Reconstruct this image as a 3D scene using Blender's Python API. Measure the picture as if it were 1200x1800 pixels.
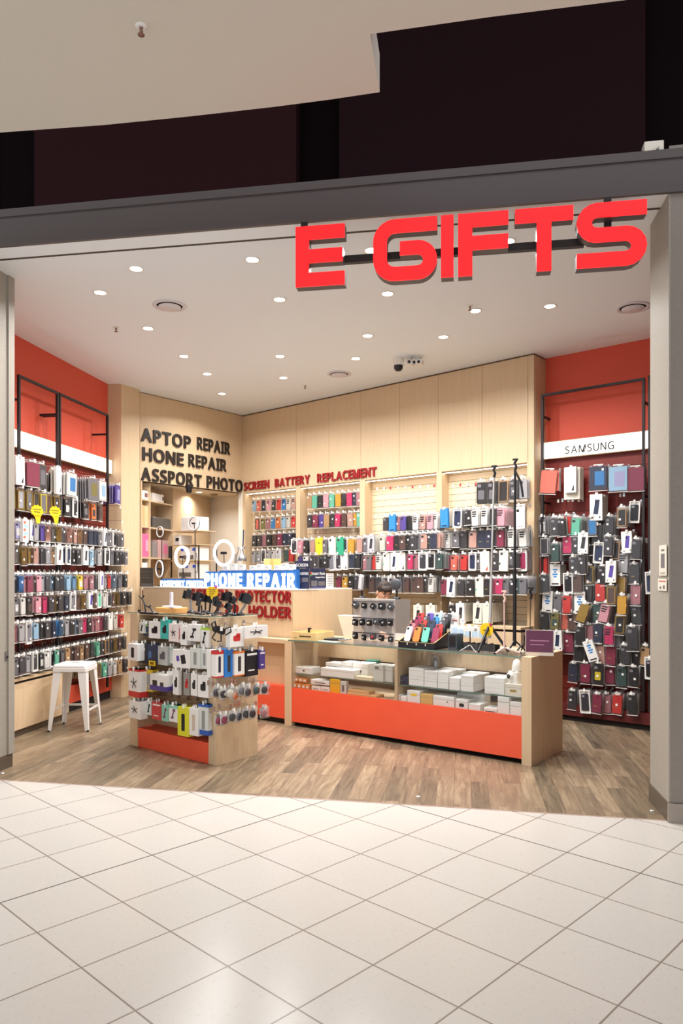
import bpy, math, random
from mathutils import Matrix, Vector, Euler
random.seed(7)
for _o in list(bpy.data.objects): bpy.data.objects.remove(_o)
SC = bpy.context.scene
COLL = SC.collection
# ------------------------------------------------------------------ camera, world, exposure
F, HX, HY, EYE = 1282.0, 600.0, 1009.0, 1.6       # focal length and horizon of the photograph, eye height
cam_data = bpy.data.cameras.new('camera'); cam = bpy.data.objects.new('camera', cam_data); COLL.objects.link(cam)
cam.location = (0, 0, EYE); cam.rotation_euler = (math.pi/2, 0, 0)
cam_data.sensor_fit = 'VERTICAL'; cam_data.sensor_height = 36; cam_data.lens = F/1800*36
cam_data.shift_y = (HY-900)/1800; cam_data.clip_start = .05
SC.camera = cam
SC.view_settings.view_transform = 'Standard'; SC.view_settings.look = 'None'
SC.view_settings.gamma = 1; SC.view_settings.use_curve_mapping = False
SC.view_settings.exposure = 0.14
w = bpy.data.worlds.new('world'); SC.world = w; w.use_nodes = True
w.node_tree.nodes['Background'].inputs[0].default_value = (.95, .98, 1.04, 1)
w.node_tree.nodes['Background'].inputs[1].default_value = 1.08
cy = SC.cycles
cy.max_bounces = 7; cy.diffuse_bounces = 4; cy.glossy_bounces = 3; cy.transmission_bounces = 4; cy.transparent_max_bounces = 24
cy.caustics_reflective = False; cy.caustics_refractive = False; cy.sample_clamp_indirect = 4; cy.blur_glossy = 1.0
CEIL = 4.06
DOWNLIGHT_W = 20.3
def lamp(name, loc, power, size, shape='DISK', color=(1, 1, .995), rot=(0, 0, 0), size_y=None, spread=math.pi):
    l = bpy.data.lights.new(name, 'AREA'); l.energy = power; l.size = size; l.shape = shape; l.color = color; l.spread = spread
    if size_y: l.size_y = size_y
    o = bpy.data.objects.new(name, l); o.location = loc; o.rotation_euler = rot; COLL.objects.link(o); return o
# unseen fill lamps added at ceiling height over the mall walkway
for x, y, pw in ((-2.6, 2.6, 1.6), (-2.2, -.6, 2.0)):
    lamp('mall_fill_lamp', (x, y, 4.36), pw, .5, 'SQUARE', (1, 1, 1))
# ------------------------------------------------------------------ helpers
def lin(h):
    if isinstance(h, str):
        h = h.lstrip('#'); c = [int(h[i:i+2], 16)/255 for i in (0, 2, 4)]
        return tuple(v/12.92 if v <= .04045 else ((v+.055)/1.055)**2.4 for v in c)
    return tuple(h)
MATS = {}
def mat(name, col, rough=.5, metal=0.0, emit=0.0, spec=.5, alpha=1.0, coat=0):
    if name in MATS: return MATS[name]
    m = bpy.data.materials.new(name); m.use_nodes = True
    b = m.node_tree.nodes['Principled BSDF']; c = (*lin(col), 1)
    b.inputs['Base Color'].default_value = c; b.inputs['Roughness'].default_value = rough
    b.inputs['Metallic'].default_value = metal; b.inputs['Specular IOR Level'].default_value = spec
    if coat: b.inputs['Coat Weight'].default_value = coat
    if emit: b.inputs['Emission Color'].default_value = c; b.inputs['Emission Strength'].default_value = emit
    MATS[name] = m; return m
def node(m, t, **k):
    n = m.node_tree.nodes.new(t)
    for a, v in k.items(): setattr(n, a, v)
    return n
def ln(m, a, b): m.node_tree.links.new(a, b)
def clear_mat(name, col, opacity, rough=.1, gl=.12):
    m = bpy.data.materials.new(name); m.use_nodes = True; nt = m.node_tree; nt.nodes.clear()
    out = node(m, 'ShaderNodeOutputMaterial'); tr = node(m, 'ShaderNodeBsdfTransparent'); di = node(m, 'ShaderNodeBsdfDiffuse'); g = node(m, 'ShaderNodeBsdfGlossy')
    tr.inputs[0].default_value = (*[.93+.07*v for v in lin(col)], 1); di.inputs[0].default_value = (*lin(col), 1); g.inputs[1].default_value = rough
    m1 = node(m, 'ShaderNodeMixShader'); m2 = node(m, 'ShaderNodeMixShader'); fr = node(m, 'ShaderNodeFresnel'); fr.inputs[0].default_value = 1.45
    mu = node(m, 'ShaderNodeMath', operation='MULTIPLY'); mu.inputs[1].default_value = gl/.04*.5
    ln(m, fr.outputs[0], mu.inputs[0])
    m1.inputs[0].default_value = opacity
    ln(m, tr.outputs[0], m1.inputs[1]); ln(m, di.outputs[0], m1.inputs[2]); ln(m, mu.outputs[0], m2.inputs[0]); ln(m, m1.outputs[0], m2.inputs[1]); ln(m, g.outputs[0], m2.inputs[2]); ln(m, m2.outputs[0], out.inputs[0])
    MATS[name] = m; return m
def grain_mat(name, c1, c2, scale=(40, 40, 1.2), rough=.45, bump=0):
    m = mat(name, c1, rough); b = m.node_tree.nodes['Principled BSDF']
    tc = node(m, 'ShaderNodeTexCoord'); mp = node(m, 'ShaderNodeMapping'); nz = node(m, 'ShaderNodeTexNoise'); cr = node(m, 'ShaderNodeValToRGB')
    mp.inputs['Scale'].default_value = scale; nz.inputs['Scale'].default_value = 1.6; nz.inputs['Detail'].default_value = 5; nz.inputs['Distortion'].default_value = .6
    cr.color_ramp.elements[0].position = .3; cr.color_ramp.elements[1].position = .72
    cr.color_ramp.elements[0].color = (*lin(c2), 1); cr.color_ramp.elements[1].color = (*lin(c1), 1)
    ln(m, tc.outputs['Object'], mp.inputs[0]); ln(m, mp.outputs[0], nz.inputs['Vector']); ln(m, nz.outputs['Fac'], cr.inputs[0]); ln(m, cr.outputs[0], b.inputs['Base Color'])
    return m

class MB:
    """collects shapes into one mesh"""
    def __init__(s): s.v = []; s.f = []; s.m = []; s.mats = []; s.sm = []
    def mi(s, m):
        if m not in s.mats: s.mats.append(m)
        return s.mats.index(m)
    def add(s, vs, fs, m, M=None, smooth=False):
        k = len(s.v); i = s.mi(m)
        for p in vs:
            p = Vector(p)
            s.v.append(tuple(M @ p) if M is not None else tuple(p))
        for f in fs: s.f.append([k+j for j in f]); s.m.append(i); s.sm.append(smooth)
    def box(s, x0, x1, y0, y1, z0, z1, m, M=None):
        if x0 > x1: x0, x1 = x1, x0
        if y0 > y1: y0, y1 = y1, y0
        if z0 > z1: z0, z1 = z1, z0
        v = [(x0,y0,z0),(x1,y0,z0),(x1,y1,z0),(x0,y1,z0),(x0,y0,z1),(x1,y0,z1),(x1,y1,z1),(x0,y1,z1)]
        s.add(v, [(3,2,1,0),(4,5,6,7),(0,1,5,4),(1,2,6,5),(2,3,7,6),(3,0,4,7)], m, M)
    def bbox(s, x0, x1, y0, y1, z0, z1, m, r=.006, M=None):
        """box whose vertical edges and top rim are rounded"""
        if x0 > x1: x0, x1 = x1, x0
        if y0 > y1: y0, y1 = y1, y0
        def ring(e, z):
            c = []
            for (cx, cy_, a0) in ((x1-r, y1-r, 0), (x0+r, y1-r, 90), (x0+r, y0+r, 180), (x1-r, y0+r, 270)):
                for q in (0, 45, 90):
                    a = math.radians(a0+q); c.append((cx+(r-e)*math.cos(a), cy_+(r-e)*math.sin(a), z))
            return c
        rs = [ring(0, z0), ring(0, z1-r), ring(r*.3, z1-r*.3), ring(r, z1)]
        n = 12; v = sum(rs, []); f = [tuple(reversed(range(n))), tuple(range(3*n, 4*n))]
        for k in range(3):
            for j in range(n): f.append((k*n+j, k*n+(j+1) % n, (k+1)*n+(j+1) % n, (k+1)*n+j))
        s.add(v, f, m, M)
    def prism(s, pts, y0, y1, m, M=None):
        """polygon in x,z pushed from y0 (front) to y1"""
        n = len(pts); v = [(x, y0, z) for x, z in pts]+[(x, y1, z) for x, z in pts]
        f = [tuple(range(n)), tuple(reversed(range(n, 2*n)))]+[(j, n+j, n+(j+1) % n, (j+1) % n) for j in range(n)]
        s.add(v, f, m, M)
    def slab(s, pts, z0, z1, m, M=None):
        n = len(pts); v = [(x, y, z0) for x, y in pts]+[(x, y, z1) for x, y in pts]
        s.add(v, [tuple(reversed(range(n))), tuple(range(n, 2*n))]+[(j, (j+1) % n, n+(j+1) % n, n+j) for j in range(n)], m, M)
    def rr(s, cx, cz, w, h, r, y0, y1, m, M=None, k=3):
        s.prism(rrect(cx, cz, w, h, r, k), y0, y1, m, M)
    def frame(s, cx, cz, w, h, t, r, y0, y1, m, M=None):
        a = rrect(cx, cz, w, h, r); b = rrect(cx, cz, w-2*t, h-2*t, max(r-t, .001)); n = len(a)
        v = [(x, y0, z) for x, z in a]+[(x, y0, z) for x, z in b]+[(x, y1, z) for x, z in a]+[(x, y1, z) for x, z in b]; f = []
        for j in range(n):
            q = (j+1) % n
            f += [(j, q, n+q, n+j), (2*n+q, 2*n+j, 3*n+j, 3*n+q), (q, j, 2*n+j, 2*n+q), (n+j, n+q, 3*n+q, 3*n+j)]
        s.add(v, f, m, M)
    def lathe(s, prof, m, M=None, n=20, smooth=True, cap=True):
        v = []; f = []
        for r, z in prof:
            for j in range(n): a = 2*math.pi*j/n; v.append((r*math.cos(a), r*math.sin(a), z))
        for k in range(len(prof)-1):
            for j in range(n): f.append((k*n+j, k*n+(j+1) % n, (k+1)*n+(j+1) % n, (k+1)*n+j))
        s.add(v, f, m, M, smooth)
        if cap:
            L = len(prof)-1
            if prof[0][0] > 1e-5: s.add(v[:n], [tuple(reversed(range(n)))], m, M)
            if prof[L][0] > 1e-5: s.add(v[L*n:], [tuple(range(n))], m, M)
    def tube(s, pts, r, m, M=None, n=8, r2=None):
        pts = [Vector(p) for p in pts]; v = []; f = []; L = len(pts); up = None
        for i, p in enumerate(pts):
            d = (pts[min(i+1, L-1)]-pts[max(i-1, 0)]).normalized()
            if up is None: up = d.orthogonal().normalized()
            up = (up-d*up.dot(d)).normalized(); sd = d.cross(up)
            rr_ = r if r2 is None else r+(r2-r)*i/(L-1)
            for j in range(n): a = 2*math.pi*j/n; v.append(p+(up*math.cos(a)+sd*math.sin(a))*rr_)
        for i in range(L-1):
            for j in range(n): f.append((i*n+j, i*n+(j+1) % n, (i+1)*n+(j+1) % n, (i+1)*n+j))
        s.add(v, f, m, M, True); s.add(v[:n], [tuple(reversed(range(n)))], m, M); s.add(v[-n:], [tuple(range(n))], m, M)
    def torus(s, R, r, m, M=None, n=36, k=10, sx=1.0):
        """ring in the x,z plane"""
        v = []; f = []
        for i in range(n):
            a = 2*math.pi*i/n
            for j in range(k):
                b = 2*math.pi*j/k; q = R+r*math.cos(b); v.append((q*math.cos(a)*sx, r*math.sin(b), q*math.sin(a)))
        for i in range(n):
            for j in range(k): f.append((i*k+j, ((i+1) % n)*k+j, ((i+1) % n)*k+(j+1) % k, i*k+(j+1) % k))
        s.add(v, f, m, M, True)
    def mesh(s, name):
        me = bpy.data.meshes.new(name); me.from_pydata(s.v, [], s.f)
        for m in s.mats: me.materials.append(m)
        me.polygons.foreach_set('material_index', s.m); me.polygons.foreach_set('use_smooth', s.sm); me.update()
        return me
def rrect(cx, cz, w, h, r, k=3):
    p = []
    for sx, sz, a0 in ((1, 1, 0), (-1, 1, 90), (-1, -1, 180), (1, -1, 270)):
        for q in range(k):
            a = math.radians(a0+90*q/(k-1)); p.append((cx+sx*(w/2-r)+r*math.cos(a), cz+sz*(h/2-r)+r*math.sin(a)))
    return list(reversed(p))     # clockwise seen from -y
def obj(name, data, parent=None, M=None):
    if isinstance(data, MB): data = data.mesh(name)
    o = bpy.data.objects.new(name, data); COLL.objects.link(o)
    if M is not None: o.matrix_world = M
    if parent is not None: o.parent = parent
    return o
def tag(o, label, cat, group=None):
    o['label'] = label; o['category'] = cat
    if group: o['group'] = group
    return o
def thing(name, label, cat, M=None, group=None, mesh=None):
    o = bpy.data.objects.new(name, mesh.mesh(name) if isinstance(mesh, MB) else mesh); COLL.objects.link(o)
    if M is not None: o.matrix_world = M
    return tag(o, label, cat, group)
def struct(name, mb, M=None):
    o = obj(name, mb, None, M); o['kind'] = 'structure'; return o
def R(z=0, x=0, y=0): return Euler((math.radians(x), math.radians(y), math.radians(z))).to_matrix().to_4x4()
def T(x, y, z): return Matrix.Translation((x, y, z))
class Frame:
    """a vertical plane of the shop: x runs along it to the viewer's right, y goes into it, z up"""
    def __init__(s, ox, oy, az):
        a = math.radians(az); s.o = Vector((ox, oy)); s.u = Vector((math.sin(a), math.cos(a))); s.n = Vector((s.u.y, -s.u.x)); s.rot = 90-az
    def at(s, u, z=0, d=0, rz=0, rx=0, ry=0):
        p = s.o+s.u*u+s.n*d; return T(p.x, p.y, z) @ R(s.rot) @ R(rz, rx, ry)
    def hit(s, px, py, d=0):
        """where the sight line through a pixel of the photograph meets the plane, d in front of it"""
        o = s.o+s.n*d; r = Vector(((px-HX)/F, 1.0))
        det = s.u.x*(-r.y)+r.x*s.u.y
        u = ((-o.x)*(-r.y)-(-r.x)*(-o.y))/det; t = (s.u.x*(-o.y)-s.u.y*(-o.x))/det
        return u, EYE-(py-HY)/F*t
def G(px, py, z=0):
    y = (EYE-z)*F/(py-HY); return Vector(((px-HX)/F*y, y, z))
WL = Frame(-3.353, 7.5, 9.5); WB = Frame(-1.54, 11.31, 131); WA = Frame(-2.717, 9.84, 38.7); WR = Frame(2.34, 8.32, 129)
CF = Frame(-.56, 7.71, 127.5); RF = Frame(-2.6, 9.555, 129); RS = Frame(-.522, 7.87, 39); IFR = Frame(-1.98, 6.84, 128.9); IE = Frame(-1.044, 6.086, 39.5)
SF = Frame(2.11, 4.70, 99.5); AL = Frame(-2.69, 9.80, 12.4)
# ------------------------------------------------------------------ materials
WOOD = grain_mat('oak_laminate', '#d8bd9b', '#cfb38e'); WOODD = grain_mat('oak_laminate_side', '#d6ba96', '#cbae87')
SLATM = mat('cream_slatwall', '#ead5b4', .5); GROOVE = mat('groove_shadow', '#6b543c', .9)
REDW = mat('red_wall_paint', '#d8523a', .6); REDS = mat('red_slatwall_shaded', '#84291f', .5); ORANGE = grain_mat('orange_laminate', '#ee5a3a', '#ea5637', (3, 3, 3), .45)  # slatwall red is darkened to hold the shade below the light boxes
CREAM = mat('cream_plaster', '#e6dccd', .7); WHITE = mat('white_paint', '#eeeae2', .45); CEILM = mat('white_ceiling_paint', (.86, .905, .94), .8)
GREYW = grain_mat('stone_grey_panel', '#9f978c', '#979084', (30, 30, 30), .55); GREYD = grain_mat('dark_grey_panel', '#8f857c', '#877d74', (30, 30, 30), .55)
KICK = mat('brushed_metal_kick', '#6f6559', .35, .5); BEAM = mat('charcoal_metal', '#544a48', .45); VOID = mat('black_board', '#211718', .8)
BLACK = mat('black_plastic', '#16151a', .4); BLKM = mat('black_metal', '#2b2526', .45, .3); RUBBER = mat('dark_rubber', '#1d1c1e', .8)
CHROME = mat('chrome', '#d8d8d8', .2, 1.0); STEEL = mat('grey_metal', '#9a9a9a', .35, .8); ACRYL = clear_mat('grey_acrylic', '#d6d1cf', .42, .08, .08)
FILM = clear_mat('clear_film', '#f4f1ee', .022, .12, .03); GLASS = clear_mat('clear_glass', '#f2f6f3', .004, .02, .03); GLEDGE = mat('green_glass_edge', '#5f8274', .15)
GLTOP = clear_mat('counter_glass', '#eef3f0', .02, .03, .04)
STICK = mat('white_paper', '#f3f0ea', .7); PINKTAG = mat('red_tag', '#c0303a', .5); YELLOW = mat('yellow_card', '#f2c70a', .5)
LED = mat('led_strip_glow', (1, .93, .82), emit=9); BOXGLOW = mat('light_box_glow', (1, .96, .88), emit=1.5); DLGLOW = mat('downlight_glow', (1, .93, .84), emit=14)
SIGNRED = mat('red_sign_glow', (1, .012, .016), .4, emit=.86); RINGGLOW = mat('ring_glow', (1, .97, .95), emit=5); SIGNWHITE = mat('white_letter_glow', (.90, .96, 1), emit=1.15)
NAVY = mat('navy_print', '#272b46', .5); BLUE = mat('blue_board', '#2b68b0', .4, emit=.04)
REDLET = mat('red_letter_paint', '#93181d', .4); BLKLET = mat('black_letter_paint', '#221b18', .45); GREYTXT = mat('grey_print', '#6b6668', .6)
SKIN = mat('skin', '#dba58a', .5); HAIR = mat('dark_hair', '#33261f', .7); CLOTH = mat('charcoal_cloth', '#3a3b42', .9)
KRAFT = mat('kraft_card', '#cfa974', .7); BOXW = mat('white_box_card', '#eeebe5', .55); BOXG = mat('pale_grey_card', '#cfd0c8', .55)
COLS = {'k': ('black', '#1b1a1e'), 'dk': ('charcoal', '#37353a'), 'g': ('grey', '#77747a'), 'w': ('white', '#e8e5e0'), 'sv': ('silver', '#b5b3b6'), 'br': ('brown', '#5b4038'),
 'tan': ('tan', '#bd9468'), 'gd': ('gold', '#a8842a'), 'rg': ('rose gold', '#cf9f90'), 'ro': ('dusty rose', '#b3767e'), 'pk': ('pale pink', '#eba6b2'), 'hp': ('hot pink', '#d22a66'),
 'mg': ('maroon', '#8f2a4a'), 'rd': ('red', '#d5322c'), 'or': ('orange', '#e87b35'), 'mt': ('mint green', '#67c3a5'), 'tl': ('dark teal', '#33524f'), 'bl': ('blue', '#2f82c4'), 'lb': ('pale blue', '#9cc3de'),
 'nv': ('navy', '#27304a'), 'pu': ('purple', '#5b46a0'), 'yl': ('yellow', '#e9cf2c'), 'mu': ('mustard', '#d8a02e'), 'gr': ('green', '#2f9a74'), 'co': ('coral', '#e8735f'), 'cr': ('cream', '#ddd6c8'), 'ol': ('olive', '#7d7338'), 'lv': ('lavender', '#a9a6cf')}
def cm(c): return mat(COLS[c][0].replace(' ', '_')+'_case', COLS[c][1], .4)
ORD = 'zeroth first second third fourth fifth sixth seventh eighth ninth tenth eleventh twelfth thirteenth fourteenth fifteenth sixteenth seventeenth eighteenth nineteenth twentieth twenty-first twenty-second twenty-third twenty-fourth twenty-fifth'.split()
def sign_font():
    try:
        import os
        p = os.path.join(bpy.utils.system_resource('DATAFILES'), 'fonts', 'NotoSansHebrew-Regular.woff2')
        return bpy.data.fonts.load(p)
    except Exception:
        return None
FONT = sign_font()
def text_mesh(ch, bold, m):
    cu = bpy.data.curves.new('glyph', 'FONT'); cu.body = ch
    if FONT: cu.font = FONT; cu.offset = bold; cu.extrude = .5; cu.resolution_u = 3
    o = bpy.data.objects.new('glyph', cu); COLL.objects.link(o)
    dg = bpy.context.evaluated_depsgraph_get(); me = bpy.data.meshes.new_from_object(o.evaluated_get(dg))
    bpy.data.objects.remove(o); bpy.data.curves.remove(cu)
    return me
_G = {}
def glyph(ch, bold):
    if (ch, bold) not in _G:
        me = text_mesh(ch, bold, None); vs = [tuple(v.co) for v in me.vertices]; fs = [tuple(p.vertices) for p in me.polygons]
        x0 = min(v[0] for v in vs); x1 = max(v[0] for v in vs)
        _G[(ch, bold)] = ([(v[0]-x0, v[1], v[2]) for v in vs], fs, x1-x0); bpy.data.meshes.remove(me)
    return _G[(ch, bold)]
CAP = None
def layout(text, bold, gap=.09, space=.34):
    x = 0; out = []
    for ch in text:
        if ch == ' ': x += space; continue
        g = glyph(ch, bold); out.append((ch, x)); x += g[2]+gap
    return out, x-gap
def add_text(mb, text, u0, u1, z0, h, y0, y1, m, bold=.012, M=None, gap=.09, space=.34):
    """flat printed words inside one mesh"""
    lay, W = layout(text, bold, gap, space); cap = max(v[1] for v in glyph('E', bold)[0]); sx = (u1-u0)/W; sz = h/cap
    for ch, x in lay:
        vs, fs, _ = glyph(ch, bold); mb.add([(u0+(x+v[0])*sx, (y0+y1)/2-v[2]*(y1-y0), z0+v[1]*sz) for v in vs], fs, m, M)
def word_sign(words, h, thick, m, root, bold=.03, gap=.09):
    """separate raised letters, each a part called letter; words = [(text, x0, x1, z0)] in the sign's own frame"""
    for t, u0, u1, z0 in words:
        lay, W = layout(t, bold, gap); cap = max(v[1] for v in glyph('E', bold)[0]); sx = (u1-u0)/W; sz = h/cap
        for ch, x in lay:
            vs, fs, _ = glyph(ch, bold); mb = MB(); mb.add([(v[0]*sx, -thick/2-v[2]*thick, v[1]*sz) for v in vs], fs, m)
            part('letter', mb, root, T(u0+x*sx, 0, z0))
def part(name, mb, root, M=None):
    o = obj(name, mb, root)
    if M is not None: o.matrix_basis = M
    return o
# ------------------------------------------------------------------ setting: floors
def tile_mat():
    m = mat('white_terrazzo_tile', '#efe7e0', .22, spec=.22); b = m.node_tree.nodes['Principled BSDF']
    tc = node(m, 'ShaderNodeTexCoord'); mp = node(m, 'ShaderNodeMapping'); br = node(m, 'ShaderNodeTexBrick'); nz = node(m, 'ShaderNodeTexNoise'); cr = node(m, 'ShaderNodeValToRGB'); mx = node(m, 'ShaderNodeMix', data_type='RGBA', blend_type='MULTIPLY')
    br.offset = 0; br.squash = 1; br.inputs['Scale'].default_value = 1; br.inputs['Brick Width'].default_value = TILE; br.inputs['Row Height'].default_value = TILE
    br.inputs['Mortar Size'].default_value = .0042; br.inputs['Mortar Smooth'].default_value = .1
    br.inputs['Color1'].default_value = (*lin('#c4bdb5'), 1); br.inputs['Color2'].default_value = (*lin('#c1bab2'), 1); br.inputs['Mortar'].default_value = (*lin('#85796f'), 1)
    nz.inputs['Scale'].default_value = 55; nz.inputs['Detail'].default_value = 3; cr.color_ramp.elements[0].position = .3; cr.color_ramp.elements[1].position = .42
    cr.color_ramp.elements[0].color = (.86, .82, .78, 1); cr.color_ramp.elements[1].color = (1, 1, 1, 1)
    mx.inputs[0].default_value = .6
    ln(m, tc.outputs['Object'], br.inputs['Vector']); ln(m, tc.outputs['Object'], nz.inputs['Vector']); ln(m, nz.outputs['Fac'], cr.inputs[0])
    ln(m, br.outputs['Color'], mx.inputs[6]); ln(m, cr.outputs[0], mx.inputs[7]); ln(m, mx.outputs[2], b.inputs['Base Color'])
    return m
TILE = .4195; TAZ = 44.0
def plank_mat():
    m = mat('grey_oak_planks', '#a8927a', .38); b = m.node_tree.nodes['Principled BSDF']
    tc = node(m, 'ShaderNodeTexCoord'); br = node(m, 'ShaderNodeTexBrick'); br.offset = .37; br.offset_frequency = 2
    br.inputs['Scale'].default_value = 1; br.inputs['Brick Width'].default_value = .92; br.inputs['Row Height'].default_value = .125; br.inputs['Mortar Size'].default_value = .0012
    br.inputs['Color1'].default_value = (0, 0, 0, 1); br.inputs['Color2'].default_value = (1, 1, 1, 1); br.inputs['Mortar'].default_value = (.1, .1, .1, 1); br.inputs['Bias'].default_value = 0
    mp = node(m, 'ShaderNodeMapping'); mp.inputs['Scale'].default_value = (1.1, 11, 1); nz = node(m, 'ShaderNodeTexNoise'); nz.noise_dimensions = '4D'; nz.inputs['Scale'].default_value = 2.2; nz.inputs['Detail'].default_value = 7; nz.inputs['Roughness'].default_value = .65; nz.inputs['Distortion'].default_value = .8
    sep = node(m, 'ShaderNodeMath', operation='MULTIPLY'); sep.inputs[1].default_value = 9
    mx = node(m, 'ShaderNodeMath', operation='MULTIPLY_ADD'); mx.inputs[1].default_value = .26; cr = node(m, 'ShaderNodeValToRGB')
    el = cr.color_ramp.elements; el[0].position = .28; el[0].color = (*lin('#3b322a'), 1); el[1].position = .95; el[1].color = (*lin('#aa9880'), 1)
    e = el.new(.46); e.color = (*lin('#645647'), 1); e = el.new(.68); e.color = (*lin('#82705c'), 1)
    ln(m, tc.outputs['Object'], br.inputs['Vector']); ln(m, tc.outputs['Object'], mp.inputs[0]); ln(m, mp.outputs[0], nz.inputs['Vector'])
    ln(m, br.outputs['Color'], sep.inputs[0]); ln(m, sep.outputs[0], nz.inputs['W']); ln(m, br.outputs['Color'], mx.inputs[0]); ln(m, nz.outputs['Fac'], mx.inputs[2]); ln(m, mx.outputs[0], cr.inputs[0])
    nz2 = node(m, 'ShaderNodeTexNoise'); nz2.inputs['Scale'].default_value = .9; nz2.inputs['Detail'].default_value = 2; ad = node(m, 'ShaderNodeMath', operation='ADD'); ln(m, br.outputs['Color'], ad.inputs[0]); ln(m, nz2.outputs['Fac'], ad.inputs[1])
    hr = node(m, 'ShaderNodeValToRGB'); he = hr.color_ramp.elements; he[0].position = .35; he[0].color = (.92, .985, .91, 1); he[1].position = 1.1; he[1].color = (1.0, .965, .885, 1); hm = node(m, 'ShaderNodeMix', data_type='RGBA', blend_type='MULTIPLY'); hm.inputs[0].default_value = .9
    nt_ = m.node_tree.links; ln(m, ad.outputs[0], hr.inputs[0]); ln(m, cr.outputs[0], hm.inputs[6]); ln(m, hr.outputs[0], hm.inputs[7])
    mm = node(m, 'ShaderNodeMix', data_type='RGBA'); mm.inputs[7].default_value = (*lin('#4c4036'), 1); ln(m, br.outputs['Fac'], mm.inputs[0]); ln(m, hm.outputs[2], mm.inputs[6]); ln(m, mm.outputs[2], b.inputs['Base Color'])
    return m
TM = tile_mat(); PM = plank_mat()
g0 = G(642.7, 1582.3)                                    # one corner of the tile grid
Mt = T(g0.x, g0.y, 0) @ R(90-TAZ)
def loc_poly(M, pts): Mi = M.inverted(); return [tuple((Mi @ Vector((x, y, 0)))[:2]) for x, y in pts]
eL = (-6.5, 5.666+.196*3.85); eR = (6.5, 4.726-.196*4.362)   # edge where tile meets planks
mb = MB(); mb.slab(loc_poly(Mt, [(-6.5, -4), (6.5, -4), eR, eL]), -.05, 0, TM); struct('floor', mb, Mt)
Mp = T(0, 8, 0) @ R(90-9.5)
mb = MB(); mb.slab(loc_poly(Mp, [eL, eR, (6.5, 13), (-6.5, 13)]), -.05, 0, PM); struct('floor_shop', mb, Mp)
mb = MB(); mb.slab([(eL[0], eL[1]-.006), (eR[0], eR[1]-.006), (eR[0], eR[1]+.006), (eL[0], eL[1]+.006)], -.01, .002, mat('threshold_strip', '#a98c80', .5)); struct('trim_threshold', mb)
mb = MB(); JM = mat('dark_joint', '#5d554e', .8)
Mi = Mt.inverted(); p = Mi @ G(261.7, 1502.7); q = Mi @ G(990, 1501.7); yj, xj = round(p.y/TILE)*TILE, round(q.x/TILE)*TILE
a, b = Mi @ G(-120, 1622), Mi @ G(570, 1407); mb.box(a.x, b.x, yj-.0032, yj+.0032, -.01, .0012, JM)
a, b = Mi @ G(690, 1413), Mi @ G(1330, 1602); mb.box(xj-.0032, xj+.0032, b.y, a.y, -.01, .0012, JM)
struct('trim_joint', mb, Mt)
# ------------------------------------------------------------------ shop ceiling, walls
mb = MB(); p1, p2 = SF.o-SF.u*6.2-SF.n*.2, SF.o+SF.u*3-SF.n*.2
mb.slab([tuple(p1), tuple(p2), (6, 12.8), (-6, 12.8)], CEIL, CEIL+.08, CEILM); struct('ceiling_shop', mb)
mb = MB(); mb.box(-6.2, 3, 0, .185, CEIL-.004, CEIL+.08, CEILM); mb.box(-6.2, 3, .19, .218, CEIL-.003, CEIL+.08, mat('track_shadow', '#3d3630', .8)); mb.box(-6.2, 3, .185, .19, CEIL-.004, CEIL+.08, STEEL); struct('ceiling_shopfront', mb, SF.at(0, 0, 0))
# left wall: red paint above, slatwall below with shade darkened into its red, light box between
Ml = WL.at(0, 0, 0)
mb = MB(); mb.box(-1.4, 2.05, 0, .1, 3.0, CEIL, REDW); mb.box(-1.4, 2.05, .012, .1, 0, 3.0, GROOVE)
k = .02
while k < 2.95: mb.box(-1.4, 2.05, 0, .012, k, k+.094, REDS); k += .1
struct('wall_left', mb, Ml)
mb = MB(); mb.slab([(-3.04, 9.45), (-2.852, 9.448), (-2.69, 9.72), (-2.70, 9.76), (-3.02, 9.82)], 0, CEIL, WOOD); struct('wall_pillar', mb)
# lettered lintel over the repair alcove
mb = MB(); mb.box(.0, 1.885, 0, .12, 2.86, CEIL, WOOD); mb.box(-.02, 1.885, -.001, .12, CEIL-.01, CEIL-.001, GROOVE); struct('wall_sign', mb, WA.at(0, 0, 0))
# alcove: wood side wall, cream end wall, its own low ceiling
mb = MB(); mb.box(1.0, 2.45, 0, .08, 0, 2.9, WOODD); mb.box(-.05, 1.0, .30, .36, 0, 2.9, WOODD); struct('wall_alcove', mb, AL.at(0, 0, 0))
mb = MB(); mb.slab([(-2.23, 12.17), (-1.55, 11.63), (-1.50, 11.70), (-2.2, 12.25)], 0, 2.9, CREAM); mb.slab([(-1.60, 11.67), (-1.60, 11.33), (-1.53, 11.30), (-1.5, 11.68)], 0, 2.9, CREAM); struct('wall_alcove_end', mb)
mb = MB(); mb.slab([(-3.1, 9.84), (-2.73, 9.86), (-1.56, 11.33), (-1.5, 11.75), (-2.2, 12.3), (-2.8, 12.2)], 2.86, 2.9, mat('alcove_ceiling_paint', '#d9c7ad', .7)); struct('ceiling_alcove', mb)
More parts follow.
